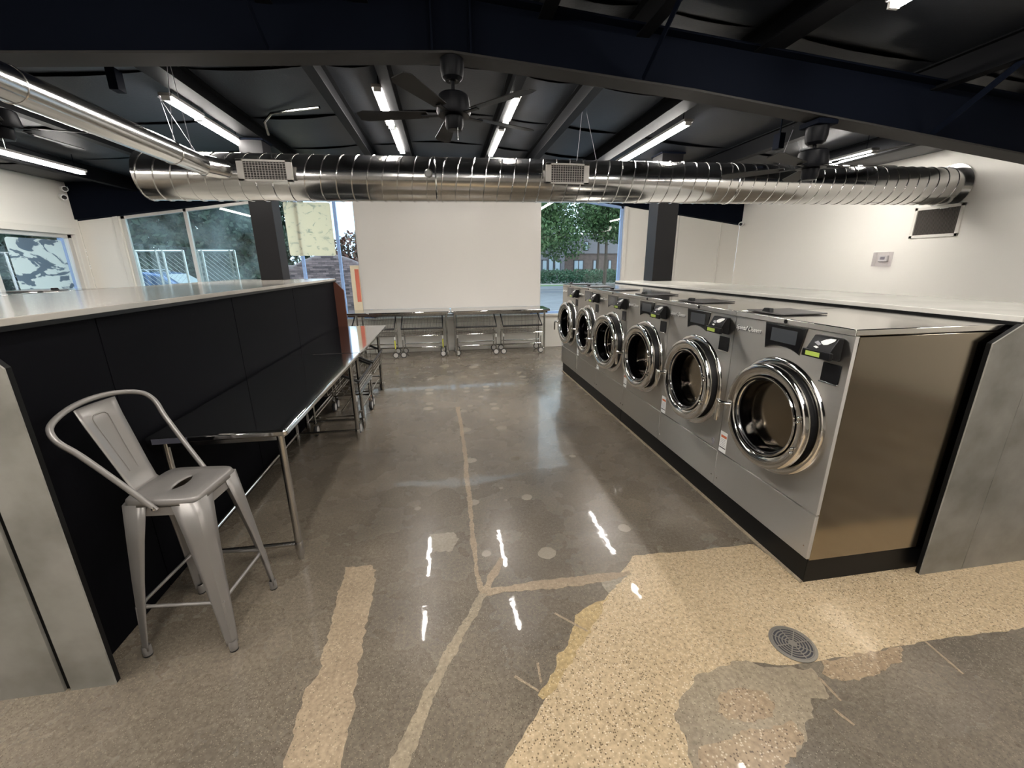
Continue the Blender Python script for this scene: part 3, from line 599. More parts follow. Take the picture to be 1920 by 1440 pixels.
# ------------------------------------------------------------------ ceiling fans
def fan(x, y, ztop, drop, a0, label, mount=0):
    t = thing('ceiling_fan', label, 'fan', (x, y, ztop), 0, 'dark ceiling fans')
    if mount: G().bx(-.09, .09, -.10, .10, -mount, 0).build('mount_block', BLACKS, t, bev=.004)
    z = -mount
    G().lathe([(.0, z), (.082, z), (.082, z - .07), (.072, z - .115), (.05, z - .135), (0, z - .135)], (0, 0, 0), n=28).build('canopy', FANM, t, smooth=30)
    G().tube([(0, 0, z - .13), (0, 0, -drop + .01)], .014, 10).build('downrod', FANM, t)
    z = -drop
    G().lathe([(0, z), (.095, z), (.108, z - .012), (.122, z - .11), (.112, z - .135), (0, z - .14)], (0, 0, 0), n=32).build('motor_housing', FANM, t, smooth=30)
    G().lathe([(0, z - .13), (.065, z - .14), (.064, z - .20), (.052, z - .225), (0, z - .228)], (0, 0, 0), n=24).build('switch_cup', FANM, t, smooth=30)
    G().tube([(.02, -.055, z - .22), (.02, -.055, z - .30)], .0015, 5).build('pull_chain', TUBE, t)
    for k in range(5):
        a = a0 + k * 2 * math.pi / 5; c, s_ = math.cos(a), math.sin(a)
        def P(r, w, h): return (c * r - s_ * w, s_ * r + c * w, z - .125 + h)
        b = G().prism([P(.19, -.045, -.006), P(.64, -.065, -.012), P(.69, -.04, -.01), P(.69, .04, .008), P(.64, .065, .012), P(.19, .045, .006)], (0, 0, .006)).build('blade', BLADEM, t, bev=.001)
        G().bar(P(.09, 0, -.004), P(.23, 0, -.006), .035, .006).build('blade_iron', FANM, b)
    return t
fan(.13, 3.41, 3.128, .215, R(25), 'dark ceiling fan hanging from the middle of the big beam')
fan(3.12, 3.43, fb(3.12), .215, R(62), 'dark ceiling fan hanging below the beam on the right', .04)
fan(-3.55, 4.5, roof(-3.55) - .08, .29, R(12), 'dark ceiling fan cut by the left edge of the picture')

# ------------------------------------------------------------------ right counter, left counter
def counter(nm, label, x0, x1, y0, y1, z0, zt, face, seams, sgn, endx, fz):
    """long dividing counter: core with seamed panels, pale top, end panels"""
    t = thing(nm, label, 'counter', (0, 0, 0), 0)
    a, b = min(face, x1), max(face, x1)
    G().bx(a + .02, b - .02, y0 + .03, y1 - .03, 0, z0 - .002).build('core', PANELK, t)
    cuts = [y0 + .03] + seams + [y1 - .03]
    for u, v in zip(cuts[:-1], cuts[1:]):
        G().bx(*(sorted((face, face - sgn * .018))), u + .003, v - .003, 0.0, z0 - .003).build('face_panel', PANELK, t, bev=.002)
    c, d = min(x0, x1), max(x0, x1); slab = SLABM if sgn > 0 else SLABR
    G().bx(c, d, y0, y1, z0 + .006, zt).build('worktop', slab, t, bev=.003)
    G().bx(c - .002, d + .002, y0 - .002, y1 + .002, z0 - .012, z0 + .007).build('worktop_edge', EDGEK, t)
    return t
lc = counter('left_counter', 'long black panelled counter with pale top on the left', -1.60, -2.95, 1.66, 6.70, 1.54, 1.575, -1.63, [2.24, 3.555, 4.914], 1, -1.505, 1.42)
def endpanel(x0, x1, xin, z1, zt, y0, y1, name, m, t, edge=True):
    """end panel with the top corner cut off at the aisle side (x0)"""
    P = [(x0, y0, 0), (x1, y0, 0), (x1, y0, zt), (xin, y0, zt), (x0, y0, z1)]
    d = y1 - y0
    if edge:
        G().prism(P, (0, d * .25, 0)).build(name, m, t, smooth=0)
        G().prism([(p[0], y0 + d * .25, p[2]) for p in P], (0, d * .75, 0)).build('edge_band', EDGEK, t, smooth=0)
    else: G().prism(P, (0, d, 0)).build(name, m, t, smooth=0)
endpanel(-1.505, -1.675, -1.60, 1.42, 1.54, 1.632, 1.66, 'end_panel', CONCL, lc)
G().bx(-1.70, -1.675, 1.645, 1.66, 0, 1.54).build('joint_strip', EDGEK, lc)
G().bx(-3.80, -1.70, 1.632, 1.66, 0, 1.54).build('end_panel', CONCL, lc)
endpanel(-1.50, -2.95, -1.62, 1.40, 1.54, 6.68, 6.71, 'far_end_panel', BROWNE, lc, False)
rc = counter('right_counter', 'long counter with pale top behind the row of washers', 2.80, 3.72, 1.62, 6.70, 1.453, 1.488, 2.82, [], -1, 0, 0)
endpanel(2.647, 2.936, 2.80, 1.36, 1.453, 1.607, 1.635, 'end_panel', CONCL, rc)
G().bx(2.940, 3.72, 1.607, 1.635, 0, 1.453).build('end_panel', CONCL, rc)
G().bx(2.934, 2.942, 1.615, 1.633, 0, 1.453).build('joint_strip', EDGEK, rc)

# ------------------------------------------------------------------ washers
WP = .835
def plinth(y0, y1, label, x0=1.93, x1=2.80, h=.16):
    t = thing('washer_plinth', label, 'base', ((x0 + x1) / 2, (y0 + y1) / 2, 0), 0, 'washer plinths'); w, d = (x1 - x0) / 2, (y1 - y0) / 2
    G().bx(-w, w, -d, d, 0, h).build('body', EDGEK, t, bev=.003)
    G().bx(-w - .02, -w + .002, -d, d, 0, .008).build('floor_bead', GROUT2, t)
plinth(1.668, 4.222, 'black plinth under the three nearest washers')
plinth(4.232, 6.66, 'black plinth under the three farthest washers')
def make_washer(label, loc):
    t = thing('washing_machine', label, 'washer', loc, 0, 'front load washers'); H = 1.287; h = WP / 2 - .0015; cz = .715; cy = -.018
    # cabinet
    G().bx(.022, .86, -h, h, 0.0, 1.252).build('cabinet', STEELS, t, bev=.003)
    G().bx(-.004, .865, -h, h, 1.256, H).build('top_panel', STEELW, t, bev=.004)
    G().bx(-.007, -.003, -h, h, 1.257, H - .004).build('top_trim', STEEL, t)
    G().bx(0, .022, -h, h, 0.012, .282).build('lower_panel', STEEL, t, bev=.003)
    # upper front panel with the round port
    N = 64; z0, z1 = .290, 1.253; rr = .30
    ci, ro = [], []
    for k in range(N):
        a = 2 * math.pi * k / N; c, s_ = math.cos(a), math.sin(a)
        ci.append((cy + rr * c, cz + rr * s_))
        tt = min(((h - cy) / c) if c > 1e-9 else ((-h - cy) / c if c < -1e-9 else 9), ((z1 - cz) / s_) if s_ > 1e-9 else ((z0 - cz) / s_ if s_ < -1e-9 else 9))
        ro.append((cy + tt * c, cz + tt * s_))
    for (yy, zz) in ((-h, z0), (h, z0), (h, z1), (-h, z1)):
        i = min(range(N), key=lambda k: (ro[k][0] - yy) ** 2 + (ro[k][1] - zz) ** 2); ro[i] = (yy, zz)
    v = [(0, *p) for p in ci] + [(0, *p) for p in ro] + [(.02, *p) for p in ci] + [(.02, *p) for p in ro]; f = []
    for k in range(N):
        q = (k + 1) % N; f += [(k, q, N + q, N + k), (2 * N + k, 3 * N + k, 3 * N + q, 2 * N + q), (k, 2 * N + k, 2 * N + q, q), (N + k, N + q, 3 * N + q, 3 * N + k)]
    G().add(v, f).build('front_panel', STEEL, t, smooth=30)
    G().lathe([(.352, .0), (.350, -.006), (.340, -.013), (.322, -.016), (.304, -.012), (.296, .0), (.292, .02)], (0, cy, cz), 'x', 64).build('port_ring', CHROME, t, smooth=40)
    G().lathe([(.294, .004), (.285, -.040), (.262, -.040), (.255, .06)], (0, cy, cz), 'x', 48).build('gasket', RUBBER, t, smooth=60)
    dm = G().lathe([(.262, .05), (.27, .10), (.27, .42), (.20, .45), (0, .45)], (0, cy, cz), 'x', 48).build('drum', DRUM, t, smooth=40)
    for k in range(3):
        a = R(40 + 120 * k); G().bar((.12, cy + .25 * math.cos(a), cz + .25 * math.sin(a)), (.42, cy + .25 * math.cos(a), cz + .25 * math.sin(a)), .05, .05, (0, math.cos(a), math.sin(a))).build('lifter', DRUM, dm, bev=.01)
    # door: flat polished ring standing off the panel, dark glass bowl inside
    X = -.086
    d = G().lathe([(.262, .046), (.300, .046), (.314, .036), (.318, .022), (.314, .010), (.304, .002), (.290, .0), (.262, .004), (.245, .012), (.238, .022), (.236, .046)], (X, cy, cz), 'x', 72).build('door', CHROME, t, smooth=50)
    G().lathe([(.2395, .010), (.236, .004), (.230, .005), (.227, .016)], (X, cy, cz), 'x', 64).build('inner_bezel', CHROME, d, smooth=60)
    G().lathe([(.236, .016), (.212, .030), (.207, .05), (.205, .15), (.188, .175), (.05, .195), (0, .196)], (X, cy, cz), 'x', 56).build('glass_bowl', BOWL, d, smooth=40)
    G().lathe([(.229, .012), (.214, .028), (.209, .05), (.207, .09)], (X, cy, cz), 'x', 56).build('inner_gasket', RUBBER, d, smooth=50)
    G().lathe([(.206, .130), (.199, .136), (.199, .142)], (X, cy, cz), 'x', 56).build('bowl_ring', CHROME, d, smooth=50)
    G().lathe([(.222, .018), (.2175, .024)], (X - .001, cy, cz), 'x', 56).build('glass_rim', CHROME, d, smooth=50)
    for a in (16, -22):
        for e in (-.013, .013):
            aa = R(a); yb = cy - .280 * math.cos(aa); zb = cz + .280 * math.sin(aa) + e
            G().lathe([(.0095, 0), (.0095, -.010), (.006, -.014), (0, -.015)], (X - .002, yb, zb), 'x', 10).build('bolt', CHROME, d, smooth=40)
    yh = cy + .262
    G().tube([(X + .0, yh, cz - .012), (X - .03, yh + .03, cz - .012), (X - .035, yh + .075, cz - .012)], .013, 10).build('handle_pin', CHROME, d, smooth=40)
    G().bx(X - .045, X - .025, yh + .062, yh + .092, cz - .15, cz + .004).build('handle_lever', CHROME, d, bev=.006)
    G().bx(X - .002, X + .006, yh - .002, yh + .03, cz - .14, cz + .01).build('latch_plate', STEEL, d, bev=.003)
    # controls
    yc0 = h - .559 + 0 ; 
    def Yv(vv): return -h + vv
    top = [Yv(.560), Yv(.268)]; P = [(-.001, Yv(.540), 1.107)]
    for k in range(9):
        u = k / 8; yy = Yv(.540 - .246 * u); P.append((-.001, yy, 1.107 + .028 * (1 - (2 * u - 1) ** 2)))
    P = P[1:] + [(-.001, Yv(.268), 1.247), (-.001, Yv(.560), 1.247)]
    cp = G().prism(P, (-.007, 0, 0)).build('control_panel', KGLOSS, t, bev=.002)
    G().bx(-.0095, -.008, Yv(.322), Yv(.505), 1.152, 1.228).build('screen', SCREEN, cp)
    G().prism([(-.0008, p[1] + (.006 if p[1] > Yv(.414) else -.006), p[2] + (-.006 if p[2] < 1.2 else .004)) for p in P], (-.003, 0, 0)).build('bezel', CHROME, cp)
    # card reader: wedge with sloping face
    y0, y1 = Yv(.052), Yv(.192)
    prof = [(-.0, 1.235), (-.030, 1.235), (-.070, 1.165), (-.072, 1.142), (-.05, 1.132), (0, 1.120)]
    rd = G().prism([(a, y0, b) for a, b in prof], (0, y1 - y0, 0)).build('card_reader', KPLAST, t, bev=.004)
    def onface(u, w):   # u along y from the left as seen, w up the slope
        ax, az = -.0705, 1.165; bx_, bz = -.0305, 1.235
        return (ax + (bx_ - ax) * w - .0012, y1 - (y1 - y0) * u, az + (bz - az) * w + .0006)
    hand = [(.42, .62), (.50, .50), (.60, .44), (.74, .50), (.92, .78), (.92, .92), (.72, .90), (.56, .80)]
    G().prism([onface(*q) for q in hand], (-.0008, 0, .0005)).build('hand_symbol', WHITEP, rd, smooth=0)
    card = [(.20, .50), (.42, .34), (.50, .46), (.30, .64)]
    G().prism([onface(*q) for q in card], (-.0006, 0, .0004)).build('card_symbol', GREYP, rd, smooth=0)
    G().prism([onface(*q) for q in ((.26, .22), (.42, .14), (.48, .24), (.34, .30))], (-.0006, 0, .0004)).build('slot_symbol', WHITEP, rd, smooth=0)
    G().bx(-.078, -.060, y0 - .012, y1 + .012, 1.128, 1.166).build('display_shelf', KPLAST, rd, bev=.003)
    G().bx(-.0795, -.077, y0 + .045, y1 - .012, 1.136, 1.158).build('lcd', LCD, rd)
    # coin plate and ledge
    cb = G().bx(-.004, .0, Yv(.037), Yv(.139), 1.006, 1.102).build('coin_plate', KPLAST, t, bev=.002)
    G().bx(-.008, 0, Yv(.034), Yv(.143), .998, 1.006).build('ledge', CHROME, cb, bev=.001)
    G().lathe([(0, -.012), (.010, -.012), (.013, -.004)], (0, 0.0, 1.272), 'x', 14).build('lock_knob', KPLAST, t, smooth=40)
    # soap lid on the top
    sl = G().bx(.06, .38, .12, .41, H + .003, H + .011).build('soap_lid', KPLAST, t, bev=.003)
    sl.data.materials[0] = mat_lid
    G().prism([(.065, .215, H + .011), (.065, .285, H + .011), (.07, .275, H + .034), (.07, .225, H + .034)], (.03, 0, 0)).build('lid_grip', KPLAST, sl, bev=.004)
    M4 = Matrix(((0, 0, -1, -.003), (-1, 0, 0, Yv(.818)), (0, 1, 0, 1.176), (0, 0, 0, 1)))
    lt = text('lettering', 'Speed Queen', .040, LETW, t, M4, shear=.35, ext=.002)
    M5 = M4.copy(); M5[0][3] = -.0012; M5[1][3] -= .003; M5[2][3] -= .003
    text('letter_shadow', 'Speed Queen', .040, DKP, lt, M5, shear=.35, ext=.0008)
    # warning sticker beside the door
    sk = G().bx(-.0015, 0, Yv(.752), Yv(.825), .293, .445).build('warning_label', WHITEP, t)
    G().bx(-.0022, -.0015, Yv(.757), Yv(.815), .402, .420).build('red_band', REDP, sk)
    G().bx(-.0022, -.0015, Yv(.757), Yv(.822), .322, .330).build('dark_band', DKP, sk)
    for q in range(5): G().bx(-.0020, -.0015, Yv(.765), Yv(.815), .340 + q * .012, .343 + q * .012).build('grey_line', GREYP, sk)
    for yy in (-h + .03, h - .03): G().lathe([(0, -.004), (.005, -.003), (.006, 0)], (0, yy, .08), 'x', 8).build('screw', CHROME, t)
    return t
mat_lid = mat('dark_lid_plastic', (0.06, 0.055, 0.055), 0.35)
wl_ = ['stainless washer nearest the camera with its bare steel side showing', 'stainless washer marked with the number 9', 'third stainless washer from the near end, right after number 9',
       'fourth stainless washer from the near end, third from the windows', 'stainless washer next to the last one by the windows', 'farthest stainless washer, closest to the window with trees']
w0 = make_washer(wl_[0], (1.90, 1.65 + WP / 2, .16))
WASH = [w0]
for i in range(1, 6): WASH.append(dup(w0, (1.90, 1.65 + WP * (i + .5), .16), label=wl_[i]))
M4 = Matrix(((0, 0, -1, -.003), (-1, 0, 0, -WP / 2 + .082), (0, 1, 0, .305), (0, 0, 0, 1)))
text('number', '9', .075, GREYP, WASH[1], M4, ext=.001)
for i, a in enumerate((0, 0, 1.5, 5, 0, 3)):       # some doors stand a little ajar: swing about the hinge on the near side
    if a:
        for c in kids(WASH[i]):
            if c.name.startswith('door'):
                p = Vector((-.05, -.018 - .33, 0)); q = Matrix.Rotation(R(a), 3, 'Z'); c.rotation_euler.z = R(a); c.location = p - q @ p
plinth(1.70, 6.66, 'black plinth hidden behind the left counter', -3.82, -2.97, .238)
for i, y in enumerate((4.36, 5.25)):
    dup(w0, (-3.84, y, .238), R(180), label=['washer top with black soap lid at the back of the left counter, nearer one', 'washer top with black soap lid at the back of the left counter, farther one'][i], group='washers behind the left counter')

# ------------------------------------------------------------------ stainless tables
def table(label, loc, rz, L, D, H, legs, grp, rear=True):
    """local: long side along x, front edge at y = 0, back at y = D; legs = x positions"""
    t = thing('steel_table', label, 'table', loc, rz, grp)
    G().prism([(x, y, H - .038) for x, y in rounded(L / 2, D / 2, L, D, .02)], (0, 0, .038)).build('table_top', STEELT, t, bev=.010)
    G().bx(.05, L - .05, .05, D - .05, H - .075, H - .039).build('under_frame', TUBE, t)
    for x in legs:
        for y in (.06, D - .06):
            l_ = G().tube([(x, y, .03), (x, y, H - .045)], .020, 14).build('leg', TUBE, t, smooth=40)
            G().lathe([(0, 0), (.014, 0), (.019, .03), (.022, .035), (.024, .06), (.024, .115), (.020, .125)], (x, y, 0), n=14).build('foot', MATS['satin_steel_tube'], l_, smooth=30)
        G().tube([(x, .08, .11), (x, D - .08, .11)], .015, 10).build('side_stretcher', TUBE, t, smooth=40)
    G().tube([(legs[0], D - .06, .11), (legs[-1], D - .06, .11)], .015, 10).build('rear_stretcher', CHROME, t, smooth=40)
    return t
# local x -> world +y, local y -> world -x  (rotation +90)
table('stainless work table with its corner beside the grey stool', (-.905, 2.30, 0), R(90), 2.13, .71, .88, [.06, 1.90], 'tables along the left counter')
table('stainless work table at the far end of the left counter', (-.905, 4.435, 0), R(90), 2.10, .71, .88, [.10, 1.60], 'tables along the left counter')
table('left one of two stainless tables under the white board', (-1.86, 8.12, 0), 0, 1.95, .65, .90, [.20, 1.86], 'tables under the white board')
table('right one of two stainless tables under the white board', (.10, 8.12, 0), 0, 1.97, .65, .90, [.07, 1.86], 'tables under the white board')
lb = thing('paper_label', 'small pale paper label on the near edge of the front table', 'label', (-1.575, 2.2985, .845))
G().bx(0, .17, -.001, .0005, 0, .03).build('paper', mat('blue_grey_paper', (0.09, 0.09, 0.115), 0.6), lb)

# ------------------------------------------------------------------ laundry carts
def make_cart(label, loc, rz, grp, yel=False):
    """local: wide along x (.80), deep along y (.46); open low side towards -y"""
    t = thing('laundry_cart', label, 'cart', loc, rz, grp); w, d = .385, .22
    fr_ = G().tube([(-w, -d, .20), (w, -d, .20), (w, d, .20), (-w, d, .20)], .011, 8, closed=True).build('base_frame', CHROME, t, smooth=50)
    G().tube([(-w, -d + .16, .255), (w, -d + .16, .255)], .009, 8).build('base_rail', CHROME, t)
    for x in (-w, w):
        for y in (-d, d):
            G().tube([(x, y, .13), (x, y, .44)], .011, 8).build('post', TUBE, t)
            c = G().lathe([(.030, -.016), (.055, -.016), (.060, -.010), (.060, .010), (.055, .016), (.030, .016)], (x, y, .061), 'y', 20).build('caster', TYRE, t, smooth=40)
            G().lathe([(0, -.018), (.044, -.017), (.046, 0), (.044, .017), (0, .018)], (x, y, .061), 'y', 16).build('hub', HUB, c, smooth=40)
            G().bx(x - .024, x + .024, y - .018, y + .018, .118, .14).bx(x - .024, x - .019, y - .014, y + .014, .05, .12).bx(x + .019, x + .024, y - .014, y + .014, .05, .12).build('fork', CHROME, c)
            if y < 0: G().lathe([(.013, .36), (.015, .375), (.015, .41), (.012, .425)], (x, y, 0), n=10).build('white_collar', WPLAST, t)
    # basket: floor, low front, high back, sloping sides
    b = G(); x0, x1, yf, yb, zf, zfr, zbk = -w - .01, w + .01, -d - .05, d + .0, .44, .58, .80
    b.tube([(x0, yf, zf), (x1, yf, zf), (x1, yb, zf), (x0, yb, zf)], .007, 6, closed=True)
    b.tube([(x0, yb, zf), (x0, yb, zbk), (x1, yb, zbk), (x1, yb, zf)], .007, 6)
    for i in range(27):
        x = x0 + (x1 - x0) * i / 26; b.tube([(x, yf, zfr), (x, yf, zf), (x, yb, zf), (x, yb, zbk)], .0028, 4)
    for i in range(7):
        y = yf + (yb - yf) * i / 6; zz = zfr + (zbk - zfr) * i / 6; b.tube([(x0, y, zz), (x0, y, zf), (x1, y, zf), (x1, y, zz)], .0028, 4)
    for z in (.53, .62, .70): b.tube([(x0, yb, z), (x1, yb, z)], .0028, 4)
    for k in range(3):
        z = .49 + k * .035
        b.tube([(x0, yf, z), (x1, yf, z)], .0028, 4)
    tag(b.build('wire_basket', CHROME, t, smooth=0), kind='stuff')
    G().tube([(x0, yb, zbk), (x0, yf, zfr), (x1, yf, zfr), (x1, yb, zbk)], .015, 8).build('bumper_bar', RUBBER, t, smooth=50)
    return t
CARTS = [];c0 = make_cart('laundry cart under the left end of the far tables', (-1.39, 8.44, 0), 0, 'wire laundry carts under the far tables', True)
for x, s in ((-.47, 'laundry cart under the far tables, second from the left'), (.59, 'laundry cart under the far tables, second from the right'), (1.515, 'laundry cart under the right end of the far tables')):
    CARTS.append(dup(c0, (x, 8.44, 0), label=s))
dup(c0, (-1.21, 4.79, 0), R(90), label='laundry cart under the left tables, nearer the stool', group='wire laundry carts under the left tables')
dup(c0, (-1.21, 5.70, 0), R(90), label='laundry cart under the far end of the left tables', group='wire laundry carts under the left tables')

for c in (c0, CARTS[0]): G().lathe([(.0125, .19), (.0125, .35)], (.385, -.22, 0), n=8).build('yellow_tag', YELB, c)

# ------------------------------------------------------------------ bar stool
stl = thing('bar_stool', 'grey metal bar stool with curved tube back in front of the black counter', 'stool', (-1.25, 1.945, 0), R(-5.2))
SZ = .79; hs = .158
def rs(half, r, n=5): return rounded(0, 0, 2 * half, 2 * half, r, n)
N = 64; outer = []
for k in range(N):
    a = 2 * math.pi * (k + .5) / N; c, q = math.cos(a), math.sin(a); rr_ = hs / (abs(c) ** 7 + abs(q) ** 7) ** (1 / 7); outer.append((c * rr_, q * rr_))
slot = []
for i, (x, y) in enumerate(outer):
    a = math.atan2(y, x); c, s_ = math.cos(a), math.sin(a); k = 1 / math.sqrt((c / .019) ** 2 + (s_ / .062) ** 2); slot.append((c * k + .0, s_ * k))
mid = [((x * .72), (y * .72)) for x, y in outer]
loops = [[(x, y, SZ - .006) for x, y in slot], [(x, y, SZ) for x, y in [(a * 1.0 + (b - a) * .12, c + (d - c) * .12) for (a, c), (b, d) in zip(slot, mid)]], [(x, y, SZ) for x, y in mid],
         [(x * .955, y * .955, SZ + .001) for x, y in outer], [(x * .985, y * .985, SZ - .004) for x, y in outer], [(x, y, SZ - .014) for x, y in outer], [(x * 1.008, y * 1.008, SZ - .030) for x, y in outer]]
v = [p for l_ in loops for p in l_]; f = []
for i in range(len(loops) - 1):
    for k in range(N): f.append((i * N + k, i * N + (k + 1) % N, (i + 1) * N + (k + 1) % N, (i + 1) * N + k))
G().add(v, f).build('seat', STOOLM, stl, smooth=50, solid=.002)
for a in range(4):
    ca, sa = math.cos(a * math.pi / 2), math.sin(a * math.pi / 2)
    g = G(); g.bar((hs - .004, -.11, SZ - .055), (hs - .004, .11, SZ - .055), .004, .04, (0, 0, 1))
    g.v = [(x * ca - y * sa, x * sa + y * ca, z) for x, y, z in g.v]; g.build('apron', STOOLM, stl)
for sx, sy in ((1, 1), (-1, 1), (-1, -1), (1, -1)):
    v = []; lev = [(.770, .1575, .108), (.60, .171, .086), (.40, .186, .064), (.20, .199, .046), (.06, .206, .034), (.035, .207, .033)]
    for z, c, w in lev:
        r = min(.03, w * .6)
        pts = [(c - w, c), (c - (w + r) / 2, c), (c - r, c), (c - r * .3, c - r * .3 + .3 * r * .6), (c, c - r), (c, c - (w + r) / 2), (c, c - w)]
        v += [(sx * x, sy * y, z) for x, y in pts]
    f = []; K = 7
    for i in range(len(lev) - 1):
        for k in range(K - 1): f.append((i * K + k, i * K + k + 1, (i + 1) * K + k + 1, (i + 1) * K + k))
    lg = G().add(v, f).build('leg', STOOLM, stl, smooth=60, solid=.003)
    q = .194
    G().lathe([(0, 0), (.017, 0), (.018, .008), (.019, .045), (.015, .055)], (sx * q, sy * q, .0), n=14).build('foot_cap', MATS['warm_grey_stool_paint'], lg, smooth=40)
    G().lathe([(0, .0), (.0185, .0), (.0185, .007)], (sx * q, sy * q, -.0), n=14).build('rubber_tip', RUBBER, lg)
    G().bar((sx * .1885, sy * .1885, .27), (sx * .1965, sy * .1965, .12), .013, .006, (sx, sy, 0)).build('embossed_rib', STOOLM, lg, bev=.002)
for (a, b) in (((1, 1), (-1, 1)), ((-1, 1), (-1, -1)), ((-1, -1), (1, -1)), ((1, -1), (1, 1))):
    k = .183; A = Vector((a[0] * k, a[1] * k, .265)); B = Vector((b[0] * k, b[1] * k, .265))
    G().tube([A, A.lerp(B, .08), A.lerp(B, .14), A.lerp(B, .86), A.lerp(B, .92), B], [.011, .011, .008, .008, .011, .011], 8).build('stretcher', STOOLM, stl, smooth=60)
# tube hoop: planar loop tilted back 32 degrees, through (y, up)
tl = R(32)
half = [(.172, .0), (.178, .045), (.198, .18), (.226, .34), (.245, .405), (.246, .445), (.226, .482), (.17, .510), (.09, .530), (0, .537)]
path2 = [(-a, b) for a, b in half] + [(a, b) for a, b in half[-2::-1]]
def hoop(y, u): return Vector((-math.sin(tl) * u + .0, y, .752 + math.cos(tl) * u))
def smooth_path(P, k=4):
    out = []
    for i in range(len(P) - 1):
        p0, p1, p2, p3 = P[max(i - 1, 0)], P[i], P[i + 1], P[min(i + 2, len(P) - 1)]
        for j in range(k):
            t = j / k; out.append(.5 * ((2 * p1) + (p2 - p0) * t + (2 * p0 - 5 * p1 + 4 * p2 - p3) * t * t + (3 * p1 - p0 - 3 * p2 + p3) * t ** 3))
    return out + [P[-1]]
hp = G().tube(smooth_path([hoop(*p) for p in path2]), .0115, 12).build('back_hoop', STOOLM, stl, smooth=60)
for s_ in (-1, 1): G().lathe([(.0, -.006), (.008, -.004), (.008, .0)], (0, s_ * .184, .765), 'y', 10).build('hoop_bolt', CHROME, hp)
# splat
v = []; rows = [(0.0, -.150, .785, .072), (.06, -.165, .800, .072), (.2, -.185, .86, .076), (.5, -.222, .985, .085), (.8, -.258, 1.105, .094), (1.0, -.277, 1.185, .100)]
for u, x, z, w in rows:
    for j in range(9):
        q = -1 + j / 4; v.append((x - .012 * (1 - q * q) * min(1, u * 3), q * w, z))
f = [(i * 9 + j, i * 9 + j + 1, (i + 1) * 9 + j + 1, (i + 1) * 9 + j) for i in range(len(rows) - 1) for j in range(8)]
sp = G().add(v, f).build('back_splat', STOOLM, stl, smooth=60, solid=.003)
def onsp(u, q):
    for a, b in zip(rows[:-1], rows[1:]):
        if a[0] <= u <= b[0]:
            k = (u - a[0]) / (b[0] - a[0]); x = a[1] + (b[1] - a[1]) * k; z = a[2] + (b[2] - a[2]) * k; w = a[3] + (b[3] - a[3]) * k
            return Vector((x - .012 * (1 - q * q) * min(1, u * 3) + .003, q * w, z))
G().tube(smooth_path([onsp(.22, -.30), onsp(.5, -.34), onsp(.80, -.40), onsp(.86, -.34), onsp(.88, -.2), onsp(.88, .2), onsp(.86, .34), onsp(.80, .40), onsp(.5, .34), onsp(.22, .30)], 3), .0028, 6).build('embossed_line', STOOLM, sp, smooth=60)

# ------------------------------------------------------------------ things on the walls
vt = thing('wall_vent', 'square return vent with louvres on the right wall below the duct', 'vent', (XR - .001, 4.915, 2.262))
f = G(); f.bx(-.02, 0, -.29, .29, .16, .20); f.bx(-.02, 0, -.29, .29, -.20, -.16); f.bx(-.02, 0, -.29, -.25, -.2, .2); f.bx(-.02, 0, .25, .29, -.2, .2)
f.build('frame', TRIMW, vt, bev=.004)
G().bx(-.003, .0, -.25, .25, -.16, .16).build('backing', FILTER, vt)
for i in range(32):
    y = -.242 + .484 * i / 31; G().bar((-.011, y, -.16), (-.011, y, .16), .004, .014, (1, .5, 0)).build('louvre', LOUV, vt)
tg = thing('thermostat', 'white thermostat with grey display inside a clear guard, right wall', 'thermostat', (XR - .001, 5.49, 1.80))
G().bx(-.03, 0, -.065, .065, -.045, .045).build('body', WPLAST, tg, bev=.008); G().bx(-.032, -.03, -.03, .035, -.015, .025).build('display', GREYP, tg)
G().bx(-.07, -.066, -.12, .12, -.11, .09).bx(-.066, 0, -.12, -.116, -.11, .09).bx(-.066, 0, .116, .12, -.11, .09).bx(-.066, 0, -.12, .12, .086, .09).bx(-.066, 0, -.12, .12, -.11, -.106).build('guard_box', CLEARP, tg)
def wcam(loc, d, label):
    t = thing('security_camera', label, 'camera', loc, 0, 'security cameras'); d = Vector(d).normalized()
    G().tube([(0, 0, 0), tuple(d * .05)], .035, 14).build('mount', WPLAST, t); G().tube([tuple(d * .05), tuple(d * .09), tuple(d * .13)], [.04, .05, .045], 16).build('housing', WPLAST, t, smooth=50)
    G().tube([tuple(d * .125), tuple(d * .135)], .032, 14).build('lens', KGLOSS, t)
wcam((XL + .01, 8.66, 3.03), (.8, -.6, -.1), 'upper white security camera in the left corner')
wcam((XL + .01, 8.60, 2.91), (.8, -.6, -.25), 'lower white security camera in the left corner')
wcam((XR - .02, 8.70, 2.57), (-.8, -.6, -.1), 'small white security camera in the right corner')

# ------------------------------------------------------------------ outdoors
GZ = -.12
tag(G().bx(-60, 70, YB + .26, 90, GZ - .2, GZ).build('parking_lot', ASPH, smooth=0), kind='structure')
tag(G().bx(-60, XL - .25, -20, YB + .26, GZ - .2, GZ).build('side_lot', ASPH, smooth=0), kind='structure')
tag(G().bx(-2, 60, 28.5, 37, GZ, GZ + .01).build('road', ROADM, smooth=0), kind='structure')
for y in (30.4, 33.0): tag(G().bx(0, 60, y, y + .12, GZ + .01, GZ + .015).build('road_line', CURBM, smooth=0), kind='structure')
tag(G().bx(2, 60, 38.8, 39.2, GZ, GZ + .12).build('curb', CURBM, smooth=0), kind='structure')
tag(G().bx(2, 60, 37, 38.8, GZ, GZ + .02).build('verge', GRASSM, smooth=0), kind='structure')
tag(G().bx(-7, -3.0, 15.2, 18, GZ, GZ + .02).build('lawn_strip', GRASSM, smooth=0), kind='structure')
